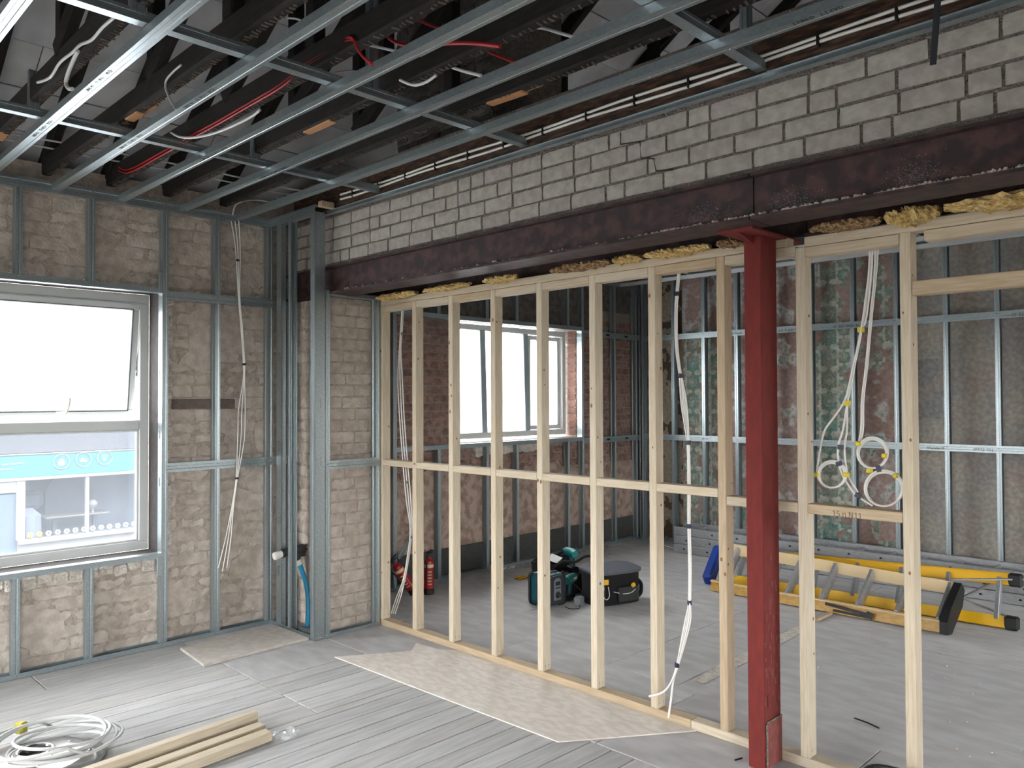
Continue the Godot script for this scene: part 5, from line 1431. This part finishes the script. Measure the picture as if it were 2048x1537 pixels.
func build_tools():
	extinguisher(Vector3(4.265, 0.0, -5.27), Basis(Vector3.UP, 0.4), "upright red fire extinguisher with a cream label band, standing by the window wall")
	extinguisher(Vector3(4.16, 0.02, -5.33), Basis(Vector3.BACK, 0.55) * Basis(Vector3.RIGHT, -0.2), "tilted dark red fire extinguisher slumped behind the upright one")
	var mb := MB.new()
	var a := on_z(800, 1112, -5.50); var b := on_z(826, 1068, -5.52)
	mb.box((a + b) / 2, Vector3(0.03, a.distance_to(b) * 1.25, 0.004), bas((b - a).normalized(), Vector3.BACK.slide((b - a).normalized()).normalized()))
	mb.box((a + b) / 2 + Vector3(0.012, 0, 0.01), Vector3(0.004, a.distance_to(b) * 1.25, 0.02), bas((b - a).normalized(), Vector3.BACK.slide((b - a).normalized()).normalized()))
	single("angle_offcut", mb.done(), M.galvanised, "grey metal angle offcut leaning behind the fire extinguishers", "offcut")
	# site radio
	var r := thing("site_radio", "teal and black rugged site radio standing next to the tool bags", "radio", "", Vector3(4.712, 0, -4.322))
	mb = MB.new()
	var oct := PackedVector2Array([Vector2(-0.085, 0.012), Vector2(0.085, 0.012), Vector2(0.098, 0.04), Vector2(0.098, 0.225), Vector2(0.08, 0.255), Vector2(-0.08, 0.255), Vector2(-0.098, 0.225), Vector2(-0.098, 0.04)])
	mb.prism(oct, -0.09, 0.09, Transform3D(Basis(Vector3.RIGHT, Vector3.BACK, Vector3.UP), Vector3.ZERO))
	obj("body", mb.done(), M.teal_dark, r)
	mb = MB.new()
	mb.prism(PackedVector2Array([Vector2(-0.075, 0.02), Vector2(0.075, 0.02), Vector2(0.086, 0.045), Vector2(0.086, 0.22), Vector2(0.07, 0.245), Vector2(-0.07, 0.245), Vector2(-0.086, 0.22), Vector2(-0.086, 0.045)]), 0.09, 0.108, Transform3D(Basis(Vector3.RIGHT, Vector3.BACK, Vector3.UP), Vector3.ZERO))
	obj("front_grille", mb.done(), M.dark_plastic, r)
	mb = MB.new()
	mb.prism(PackedVector2Array([Vector2(-0.04, 0.055), Vector2(0.04, 0.055), Vector2(0.04, 0.205), Vector2(0.02, 0.225), Vector2(-0.02, 0.225), Vector2(-0.04, 0.205)]), 0.108, 0.114, Transform3D(Basis(Vector3.RIGHT, Vector3.BACK, Vector3.UP), Vector3.ZERO))
	var panel := obj("control_panel", mb.done(), M.grey_plastic, r)
	part_box("display", Vector3(0, 0.185, 0.115), Vector3(0.055, 0.03, 0.003), M.black_plastic, panel, 0.001)
	for i in 4: part_box("button", Vector3(-0.024 + i * 0.016, 0.15, 0.116), Vector3(0.011, 0.008, 0.005), M.black_plastic, panel, 0.001)
	mb = MB.new()
	mb.lathe([Vector2(0.0, 0.02), Vector2(0.018, 0.02), Vector2(0.02, 0.0), Vector2(0.028, 0.0), Vector2(0.028, -0.004)], 18, Transform3D(Basis(Vector3.RIGHT, Vector3.BACK, Vector3.DOWN), Vector3(0, 0.095, 0.116)))
	obj("dial", mb.done(), M.dark_plastic, panel)
	for e in [[-1, -1], [1, -1], [-1, 1], [1, 1]]:
		mb = MB.new()
		mb.tube(smooth_line([Vector3(e[0] * 0.075, 0.012, e[1] * 0.092), Vector3(e[0] * 0.104, 0.03, e[1] * 0.092), Vector3(e[0] * 0.108, 0.13, e[1] * 0.092), Vector3(e[0] * 0.104, 0.235, e[1] * 0.092), Vector3(e[0] * 0.075, 0.262, e[1] * 0.092)]), 0.011, 8)
		obj("bumper_bar", mb.done(), M.black_plastic, r)
		part_box("foot", Vector3(e[0] * 0.07, 0.008, e[1] * 0.07), Vector3(0.04, 0.016, 0.04), M.black_plastic, r, 0.004)
	part_box("top_label", Vector3(-0.02, 0.258, 0.0), Vector3(0.08, 0.003, 0.12), M.label_white, r, 0.001)
	part_box("carry_handle", Vector3(0.0, 0.266, 0.05), Vector3(0.12, 0.014, 0.02), M.dark_plastic, r, 0.004)
	# round-lidded black tool bag
	var g := thing("tool_bag", "black tool bag with a flat grey lid, yellow tags and cord loops", "tool bag", "", Vector3(5.155, 0, -4.03))
	g.rotation.y = -0.30
	var out := PackedVector2Array()
	for i in 28:
		var an := TAU * i / 28
		out.append(Vector2(signf(cos(an)) * pow(absf(cos(an)), 0.55) * 0.225, signf(sin(an)) * pow(absf(sin(an)), 0.55) * 0.155))
	mb = MB.new()
	mb.prism(out, 0.006, 0.255)
	obj("bag_body", mb.done(), M.cloth_black, g)
	var lid := PackedVector2Array()
	for q in out: lid.append(q * 1.09)
	mb = MB.new()
	mb.prism(lid, 0.0, 0.018, Transform3D(Basis(Vector3.RIGHT, 0.05), Vector3(0, 0.258, 0)))
	obj("lid", mb.done(), M.lid_grey, g)
	part_box("yellow_tag", Vector3(-0.155, 0.195, 0.152), Vector3(0.062, 0.042, 0.004), M.label_yellow, g, 0.001, Basis(Vector3.UP, -0.12))
	part_box("yellow_tag", Vector3(0.205, 0.215, 0.105), Vector3(0.050, 0.042, 0.004), M.label_yellow, g, 0.001, Basis(Vector3.UP, 0.75))
	part_box("side_pocket", Vector3(0.06, 0.09, 0.165), Vector3(0.20, 0.13, 0.03), M.black_plastic, g, 0.01)
	part_box("orange_tool_grip", Vector3(0.10, 0.155, 0.178), Vector3(0.04, 0.035, 0.02), M.label_yellow, g, 0.008, Basis(Vector3.BACK, 0.5))
	for l in [[Vector3(-0.17, 0.16, 0.158), Vector3(-0.178, 0.09, 0.163), Vector3(-0.15, 0.062, 0.165), Vector3(-0.122, 0.09, 0.163), Vector3(-0.13, 0.16, 0.158)], [Vector3(-0.08, 0.115, 0.164), Vector3(0.0, 0.095, 0.178), Vector3(0.08, 0.10, 0.184), Vector3(0.15, 0.14, 0.17)]]:
		mb = MB.new()
		mb.tube(smooth_line(l, 6), 0.0035, 6)
		obj("cord_loop", mb.done(), M.cable_grey, g)
	for e in [-1, 1]:
		mb = MB.new()
		mb.tube(smooth_line([Vector3(0.235, 0.16, e * 0.05), Vector3(0.27, 0.12, e * 0.05), Vector3(0.268, 0.05, e * 0.05), Vector3(0.235, 0.02, e * 0.05)]), 0.016, 8)
		obj("strap", mb.done(), M.cloth_black, g)
	# open bag with power tools
	g = thing("open_tool_bag", "open black tool bag holding teal power tools, between radio and lidded bag", "tool bag", "", Vector3(5.10, 0, -4.50))
	mb = MB.new()
	mb.prism(PackedVector2Array([Vector2(-0.24, -0.13), Vector2(0.24, -0.13), Vector2(0.24, 0.13), Vector2(-0.24, 0.13)]), 0.005, 0.16)
	obj("bag_body", mb.done(), M.cloth_black, g)
	for e in [-1, 1]:
		mb = MB.new()
		mb.tube(smooth_line([Vector3(-0.25, 0.27, e * 0.12), Vector3(-0.14, 0.30, e * 0.14), Vector3(0.0, 0.275, e * 0.14), Vector3(0.14, 0.30, e * 0.13), Vector3(0.25, 0.29, e * 0.12)]), 0.012, 8)
		obj("rim", mb.done(), M.cloth_black, g)
	part_box("bag_flap", Vector3(-0.24, 0.22, 0), Vector3(0.02, 0.13, 0.25), M.cloth_black, g, 0.006)
	part_box("bag_flap", Vector3(0, 0.22, -0.13), Vector3(0.48, 0.13, 0.02), M.cloth_black, g, 0.006)
	mb = MB.new()
	mb.tube(smooth_line([Vector3(-0.22, 0.25, -0.02), Vector3(-0.235, 0.36, 0.0), Vector3(-0.20, 0.40, 0.01), Vector3(-0.16, 0.37, 0.02)]), 0.018, 8)
	obj("carry_strap", mb.done(), M.cloth_black, g)
	for d in [[Vector3(4.99, 0.0, -4.31), 0.3, "teal cordless drill lying against the open tool bag, beside the radio"], [Vector3(5.20, 0.162, -4.50), 1.2, "teal cordless saw sticking out of the open tool bag"]]:
		var t := thing("power_tool", d[2], "power tool", "", d[0])
		t.rotation.y = d[1]
		mb = MB.new()
		mb.tube(PackedVector3Array([Vector3(-0.09, 0.16, 0), Vector3(-0.05, 0.165, 0), Vector3(0.06, 0.165, 0), Vector3(0.09, 0.165, 0)]), [0.030, 0.040, 0.036, 0.022], 14)
		obj("motor_body", mb.done(), M.teal, t)
		mb = MB.new()
		mb.tube(PackedVector3Array([Vector3(-0.02, 0.15, 0), Vector3(-0.035, 0.09, 0), Vector3(-0.045, 0.05, 0)]), [0.026, 0.022, 0.026], 10)
		obj("handle", mb.done(), M.teal_dark, t)
		part_box("battery", Vector3(-0.045, 0.028, 0), Vector3(0.11, 0.05, 0.07), M.black_plastic, t, 0.008)
		mb = MB.new()
		mb.tube(PackedVector3Array([Vector3(0.088, 0.165, 0), Vector3(0.13, 0.165, 0)]), [0.022, 0.012], 12)
		obj("chuck", mb.done(), M.dark_plastic, t)
		part_box("white_label", Vector3(0, 0.17, 0.036), Vector3(0.06, 0.02, 0.006), M.label_white, t, 0.002)
	mb = MB.new()
	mb.box(Vector3(5.0, 0.30, -4.50), Vector3(0.12, 0.01, 0.10), Basis.from_euler(Vector3(0.3, 0.4, 0.2)), 0.003)
	single("instruction_leaflet", mb.done(), M.label_white, "crumpled pale leaflet on top of the open tool bag", "leaflet")
	var ad := thing("power_adapter", "grey power adapter with a lead on the floor in front of the tools", "adapter", "", Vector3(4.855, 0, -4.11))
	part_box("adapter_body", Vector3(0, 0.036, 0), Vector3(0.08, 0.07, 0.06), M.grey_plastic, ad, 0.005, Basis(Vector3.UP, 0.3))
	mb = MB.new()
	mb.tube(smooth_line([Vector3(-0.03, 0.02, 0.03), Vector3(-0.07, 0.005, 0.06), Vector3(-0.13, 0.005, 0.02), Vector3(-0.11, 0.005, -0.05)]), 0.0035, 6)
	mb.tube(smooth_line([Vector3(0.04, 0.03, 0.0), Vector3(0.07, 0.06, 0.0), Vector3(0.06, 0.12, -0.05), Vector3(0.04, 0.16, -0.1)]), 0.0035, 6)
	obj("lead", mb.done(), M.black_plastic, ad)
	var pl := thing("pliers", "yellow-handled pliers lying on the floor behind the radio", "pliers", "", Vector3(5.27, 0.0, -5.10))
	mb = MB.new()
	mb.tube(smooth_line([Vector3(-0.12, 0.012, 0.03), Vector3(-0.04, 0.012, 0.02), Vector3(0.02, 0.012, 0.0)]), 0.009, 8)
	mb.tube(smooth_line([Vector3(-0.12, 0.012, -0.03), Vector3(-0.04, 0.012, -0.02), Vector3(0.02, 0.012, 0.0)]), 0.009, 8)
	obj("handles", mb.done(), M.label_yellow, pl)
	part_box("jaws", Vector3(0.05, 0.012, 0), Vector3(0.07, 0.014, 0.022), M.grey_plastic, pl, 0.004)
	# rubble along the foot of the far wall
	var rng := RandomNumberGenerator.new()
	rng.seed = 51
	mb = MB.new()
	for i in 170:
		var q := rng.randf_range(0.004, 0.014)
		mb.box(Vector3(rng.randf_range(4.6, 7.5), q * 0.35, rng.randf_range(-5.53, -5.49)), Vector3(q * 1.3, q, q), Basis.from_euler(Vector3(rng.randf(), rng.randf() * 3, rng.randf())), q * 0.15)
	var rb := single("rubble", mb.done(), M.crumbs, "crumbs of mortar rubble along the foot of the far window wall", "rubble")
	rb.set_meta("kind", "stuff")
	mb = MB.new()
	for i in 70:
		var q := rng.randf_range(0.003, 0.009)
		var c := Vector3(rng.randf_range(3.9, 5.8), q * 0.35, rng.randf_range(-2.4, -0.8)) if i < 70 else Vector3(rng.randf_range(2.3, 3.42), q * 0.35, rng.randf_range(-4.6, -1.8))
		if i >= 70: c.x = 2.3 + (c.x - 2.3) * 0.4
		mb.box(c, Vector3(q * 1.3, q, q), Basis.from_euler(Vector3(rng.randf(), rng.randf() * 3, rng.randf())), q * 0.15)
	rb = single("floor_crumbs", mb.done(), M.crumbs, "loose crumbs scattered over the floor of the far room", "debris")
	rb.set_meta("kind", "stuff")
	for q in [[1709, 1437, 1758, 1457, "dark splinter of wood lying on the far room floor"], [1470, 1521, 1484, 1517, "short dark offcut on the floor in front of the red column"], [1280, 1165, 1283, 1166, "tiny dark chip on the far room floor"]]:
		var p := on_y(q[0], q[1], 0.004); var s := on_y(q[2], q[3], 0.004)
		mb = MB.new()
		mb.tube(PackedVector3Array([p, p.lerp(s, 0.5) + Vector3(0.004, 0.001, 0.004), s]), 0.004, 5)
		single("splinter", mb.done(), M.char, q[4], "splinter")
	# black crate seen through the door opening
	var tub := thing("black_tub", "black plastic builder's tub standing by the foot of the last stud", "tub", "", Vector3(3.19, 0, -1.12))
	tub.rotation.y = 0.15
	mb = MB.new()
	var o2 := []
	for i in 24:
		var an := TAU * i / 24
		o2.append(Vector2(signf(cos(an)) * pow(absf(cos(an)), 0.5), signf(sin(an)) * pow(absf(sin(an)), 0.5)))
	for i in 24:
		var p: Vector2 = o2[i]
		var s: Vector2 = o2[(i + 1) % 24]
		var lv := [[0.12, 0.10, 0.004], [0.155, 0.125, 0.165], [0.175, 0.145, 0.165], [0.177, 0.147, 0.150]]
		for k in 3:
			mb.quad(Vector3(p.x * lv[k][0], lv[k][2], p.y * lv[k][1]), Vector3(s.x * lv[k][0], lv[k][2], s.y * lv[k][1]), Vector3(s.x * lv[k + 1][0], lv[k + 1][2], s.y * lv[k + 1][1]), Vector3(p.x * lv[k + 1][0], lv[k + 1][2], p.y * lv[k + 1][1]), Vector3(p.x, 0.6, p.y))
		mb.flat(Vector3(0, 0.006, 0), Vector3(p.x * 0.12, 0.006, p.y * 0.10), Vector3(s.x * 0.12, 0.006, s.y * 0.10), Vector3.UP)
		mb.quad(Vector3(p.x * 0.116, 0.006, p.y * 0.096), Vector3(s.x * 0.116, 0.006, s.y * 0.096), Vector3(s.x * 0.15, 0.163, s.y * 0.12), Vector3(p.x * 0.15, 0.163, p.y * 0.12), Vector3(-p.x, 0.2, -p.y))
	obj("tub_shell", mb.done(), M.dark_plastic, tub)
# ---------------------------------------------------------------- ladders
func beam_between(mb: MB, a: Vector3, b: Vector3, w: float, h: float, up: Vector3, ch: float = 0.002):
	var y := (b - a).normalized()
	var z := up.slide(y).normalized()
	mb.box((a + b) / 2, Vector3(w, a.distance_to(b), h), bas(y, z), ch)
func channel_between(mb: MB, a: Vector3, b: Vector3, depth: float, flange: float, face: Vector3, th: float = 0.004):
	# C rail: web facing "face", flanges turned back from it
	var y := (b - a).normalized()
	var z := face.slide(y).normalized()
	var x := y.cross(z)
	var m := (a + b) / 2
	var l := a.distance_to(b)
	mb.box(m, Vector3(depth, l, th), Basis(x, y, z), 0.001)
	for e in [-1, 1]: mb.box(m + x * (e * (depth / 2 - th / 2)) - z * (flange / 2), Vector3(th, l, flange), Basis(x, y, z), 0.001)
func build_ladders():
	var mb := MB.new()
	# tan fibreglass step ladder, lying on one rail and leaning back
	var n0 := Vector3(6.02, 0.052, -3.62); var n1 := Vector3(6.045, 0.052, -1.80)
	var f0 := Vector3(6.24, 0.335, -3.60); var f1 := Vector3(6.42, 0.245, -1.82)
	var t := thing("step_ladder", "tan fibreglass step ladder with grey treads and a black foot, leaning on its side", "ladder")
	for q in [[n0, n1], [f0, f1]]:
		mb = MB.new()
		channel_between(mb, q[0], q[1], 0.092, 0.03, Vector3(-1, 0.25, 0))
		obj("rail", mb.done(), M.fibre_gold if q[0] == n0 else M.fibre_tan, t)
	mb = MB.new()
	beam_between(mb, n0 + Vector3(-0.004, 0.035, 0), n1 + Vector3(-0.004, 0.035, 0), 0.02, 0.012, Vector3.UP)
	obj("rail_edge", mb.done(), M.fibre_tan, t)
	for i in 7:
		var k := (i + 0.45) / 6.6
		var a := n0.lerp(n1, k) + Vector3(0.01, 0.02, 0)
		var b := f0.lerp(f1, k) + Vector3(-0.005, 0.01, 0)
		mb = MB.new()
		beam_between(mb, a, b, 0.022, 0.085, Vector3(0.6, -0.6, 0))
		obj("tread", mb.done(), M.aluminium, t)
		screw(t, n0.lerp(n1, k) + Vector3(-0.004, 0.03, 0), Vector3(-1, 0.2, 0).normalized())
	mb = MB.new()
	var hexa := PackedVector2Array([Vector2(-0.07, -0.045), Vector2(0.04, -0.06), Vector2(0.30, 0.10), Vector2(0.36, 0.22), Vector2(0.28, 0.29), Vector2(0.02, 0.14), Vector2(-0.07, 0.05)])
	var hx := PackedVector2Array()
	for q in hexa: hx.append(Vector2(q.x * 0.95, q.y * 0.9 + 0.055))
	mb.prism(hx, 0.0, 0.05, Transform3D(Basis(Vector3.RIGHT, Vector3.BACK, Vector3.UP), Vector3(6.04, 0.0, -1.81)))
	obj("foot_block", mb.done(), M.black_plastic, t)
	mb = MB.new()
	beam_between(mb, Vector3(5.997, 0.075, -2.62), Vector3(5.999, 0.045, -2.30), 0.004, 0.022, Vector3.UP)
	beam_between(mb, Vector3(5.997, 0.035, -2.56), Vector3(5.999, 0.028, -2.30), 0.004, 0.018, Vector3.UP)
	mb.box(Vector3(5.996, 0.045, -2.29), Vector3(0.006, 0.05, 0.05), Basis(Vector3.RIGHT, 0.3), 0.002)
	obj("spreader_brace", mb.done(), M.dark_plastic, t)
	# yellow step ladder behind it
	n0 = Vector3(6.33, 0.05, -3.70); n1 = Vector3(6.47, 0.05, -1.52)
	f0 = Vector3(6.64, 0.215, -3.78); f1 = Vector3(6.68, 0.315, -1.54)
	t = thing("step_ladder", "bright yellow step ladder with a blue top cap, lying behind the tan one", "ladder")
	for q in [[n0, n1], [f0, f1]]:
		mb = MB.new()
		channel_between(mb, q[0], q[1], 0.080, 0.035, Vector3(-1, 0.35, 0))
		obj("rail", mb.done(), M.fibre_yellow, t)
	mb = MB.new()
	beam_between(mb, f0 + Vector3(0.01, 0.042, 0), f1 + Vector3(0.01, 0.042, 0), 0.03, 0.006, Vector3.UP)
	obj("rail_edge", mb.done(), M.fibre_yellow, t)
	for i in 7:
		var k := (i + 0.4) / 6.6
		mb = MB.new()
		beam_between(mb, n0.lerp(n1, k) + Vector3(0.02, 0.0, 0), f0.lerp(f1, k), 0.028, 0.07, Vector3(0.5, -0.7, 0))
		obj("tread", mb.done(), M.aluminium, t)
	mb = MB.new()
	var cap0 := Vector3(6.20, 0.03, -3.76); var cap1 := Vector3(6.60, 0.24, -3.88)
	beam_between(mb, cap0, cap1, 0.09, 0.12, Vector3(-0.4, 0.7, 0.0), 0.02)
	obj("top_cap", mb.done(), M.blue_plastic, t)
	for e in [n1, f1]:
		mb = MB.new()
		mb.box(e + Vector3(0.01, 0, 0.03), Vector3(0.06, 0.095, 0.09), Basis.IDENTITY, 0.012)
		obj("rubber_foot", mb.done(), M.black_plastic, t)
	for q in [[Vector3(6.52, 0.07, -1.95), Vector3(6.72, 0.30, -1.62)], [Vector3(6.50, 0.20, -2.0), Vector3(6.62, 0.06, -1.55)], [Vector3(6.55, 0.28, -1.9), Vector3(6.70, 0.33, -1.45)]]:
		mb = MB.new()
		beam_between(mb, q[0], q[1], 0.03, 0.012, Vector3.UP)
		obj("brace", mb.done(), M.aluminium, t)
	# aluminium extension ladder, three sections flat on the floor by the wall
	t = thing("extension_ladder", "long aluminium extension ladder lying along the papered wall, D-shaped rung ends showing", "ladder")
	var rungm := MB.new()
	var dd := PackedVector2Array()
	for i in 9: dd.append(Vector2(cos(PI * i / 8) * 0.016, sin(PI * i / 8) * 0.016))
	dd.append(Vector2(-0.016, -0.008)); dd.append(Vector2(0.016, -0.008))
	rungm.prism(dd, -0.003, 0.375)
	var rm := rungm.done()
	var ends := MB.new()
	var d2 := PackedVector2Array()
	for q in dd: d2.append(q * 0.68)
	ends.prism(d2, -0.0045, -0.0015)
	var em := ends.done()
	for s in 3:
		var y := 0.046 + s * 0.091
		var z0: float = [-4.82, -4.82, -4.82][s]
		var z1: float = [-0.35, -0.35, -0.6][s]
		for x in [7.28, 7.62]:
			if s == 0 and x > 7.5: pass
			mb = MB.new()
			mb.box(Vector3(x, y, (z0 + z1) / 2), Vector3(0.026, 0.086, z1 - z0), Basis.IDENTITY, 0.004)
			obj("stile", mb.done(), M.aluminium, t)
		var z := z0 + 0.13 + 0.03 * s
		while z < z1 - 0.1:
			obj("rung", rm, M.aluminium, t, Transform3D(Basis(Vector3.BACK, Vector3.RIGHT, Vector3.UP), Vector3(7.266, y, z)))
			obj("rung_end_hollow", em, M.black_plastic, t, Transform3D(Basis(Vector3.BACK, Vector3.RIGHT, Vector3.UP), Vector3(7.266, y, z)))
			z += 0.28
	mb = MB.new()
	var l := []
	for p in [[1325, 1090], [1350, 1098], [1375, 1102], [1400, 1097], [1412, 1090]]: l.append(on_y(p[0], p[1], 0.005))
	mb.tube(smooth_line(l), 0.005, 6)
	single("floor_lead", mb.done(), M.cable_white, "thin white lead lying on the floor at the end of the aluminium ladder", "cable")
	mb = MB.new()
	beam_between(mb, on_y(1632, 1240, 0.012), on_y(1660, 1227, 0.012), 0.04, 0.02, Vector3.UP)
	single("batten_offcut", mb.done(), M.pine3, "short timber batten poking out from under the tan step ladder", "batten")
# ---------------------------------------------------------------- near floor, bottom left
func build_near_floor():
	var A := [[1.955, -3.815, 0.045, 0.063, 2, "timber length lying on the boards, farthest of the three towards the window"], [1.93, -3.70, 0.063, 0.038, 0, "timber length lying flat between the two others on the boards"], [1.905, -3.585, 0.063, 0.045, 0, "thick timber length on the boards, its end next to a scrap of clear wrapping"]]
	for q in A:
		var dir := Vector3(-1, 0, 0.09).normalized()
		var t0 := Vector3(q[0], q[3] / 2 + 0.001, q[1])
		var y := -dir
		var o := obj("loose_timber", box_mesh(Vector3(q[2], 2.2, q[3]), 0.003), M["pine%d" % q[4]], null, Transform3D(bas(y, Vector3.UP), t0 + dir * 1.1))
		o.set_meta("label", q[5]); o.set_meta("category", "timber"); o.set_meta("group", "timber lengths on the boards")
	var mb := MB.new()
	var rng := RandomNumberGenerator.new()
	rng.seed = 8
	for i in 26:
		var c := Vector3(1.97 + rng.randfn() * 0.03, 0.012 + rng.randf() * 0.012, -3.55 + rng.randfn() * 0.025)
		mb.quad(c + Vector3(rng.randf_range(-0.02, 0), rng.randf_range(-0.01, 0.01), 0.01), c + Vector3(0.01, rng.randf_range(-0.01, 0.01), 0.015), c + Vector3(0.018, rng.randf_range(0, 0.01), -0.01), c + Vector3(-0.01, 0, -0.012), Vector3.UP)
	var cl := StandardMaterial3D.new()
	cl.transparency = BaseMaterial3D.TRANSPARENCY_ALPHA
	cl.albedo_color = Color(0.95, 0.96, 0.97, 0.35); cl.roughness = 0.12
	single("clear_wrapping", mb.done(), cl, "scrap of crinkled clear wrapping beside the timber ends", "wrapping")
	# steel disc and the coil of cable lying on it
	var d := thing("steel_disc", "round shiny steel plate with a rimmed hole lying under the grey cable coil", "plate", "", Vector3(1.03, 0.0, -4.105))
	mb = MB.new()
	mb.lathe([Vector2(0.285, 0.0), Vector2(0.29, 0.006), Vector2(0.28, 0.014), Vector2(0.22, 0.034), Vector2(0.15, 0.050), Vector2(0.085, 0.057), Vector2(0.078, 0.060), Vector2(0.070, 0.060), Vector2(0.064, 0.055), Vector2(0.062, 0.035)], 48)
	obj("domed_plate", mb.done(), M.stainless, d)
	mb = MB.new()
	mb.lathe([Vector2(0.0, 0.034), Vector2(0.064, 0.034)], 32)
	obj("well_bottom", mb.done(), M.dark_plastic, d)
	mb = MB.new()
	mb.lathe([Vector2(0.06, 0.058), Vector2(0.066, 0.065), Vector2(0.074, 0.065), Vector2(0.079, 0.058)], 40)
	obj("hole_rim", mb.done(), M.stainless, d)
	part_box("sticker", Vector3(0.085, 0.0545, 0.075), Vector3(0.085, 0.0012, 0.045), M.label_white, d, 0.0, Basis.from_euler(Vector3(0.12, 0.15, -0.12)))
	for p in [[0.12, -0.03], [0.18, 0.09], [-0.05, -0.19]]: part_box("bolt", Vector3(p[0] + 0.03, 0.052 - Vector2(p[0], p[1]).length() * 0.06, p[1]), Vector3(0.018, 0.012, 0.018), M.stainless, d, 0.004)
	var t := thing("cable_coil", "loose coil of grey cable with a yellow tape, lying on the round steel plate", "cable coil")
	for e in 6:
		var c := Vector3(1.115 + 0.02 * sin(e * 2.1), 0.065 + 0.009 * e, -4.10 + 0.025 * cos(e * 1.7))
		var rx: float = 0.19 + 0.02 * ((e * 5) % 4)
		if e == 5: rx = 0.30
		var l := []
		for i in 25:
			var an := TAU * i / 24 + e
			l.append(c + Vector3(cos(an) * rx, 0.022 * sin(an + e * 1.3) - (0.05 if e == 5 and cos(an) > 0.2 else 0.0), sin(an) * rx * 0.92))
		mb = MB.new()
		mb.tube(smooth_line(l, 2), 0.0075, 8)
		obj("cable_turn", mb.done(), M.cable_grey, t)
	part_box("tape", Vector3(1.03, 0.098, -4.335), Vector3(0.04, 0.055, 0.05), M.tape_olive, t, 0.008, Basis(Vector3.UP, 0.5))
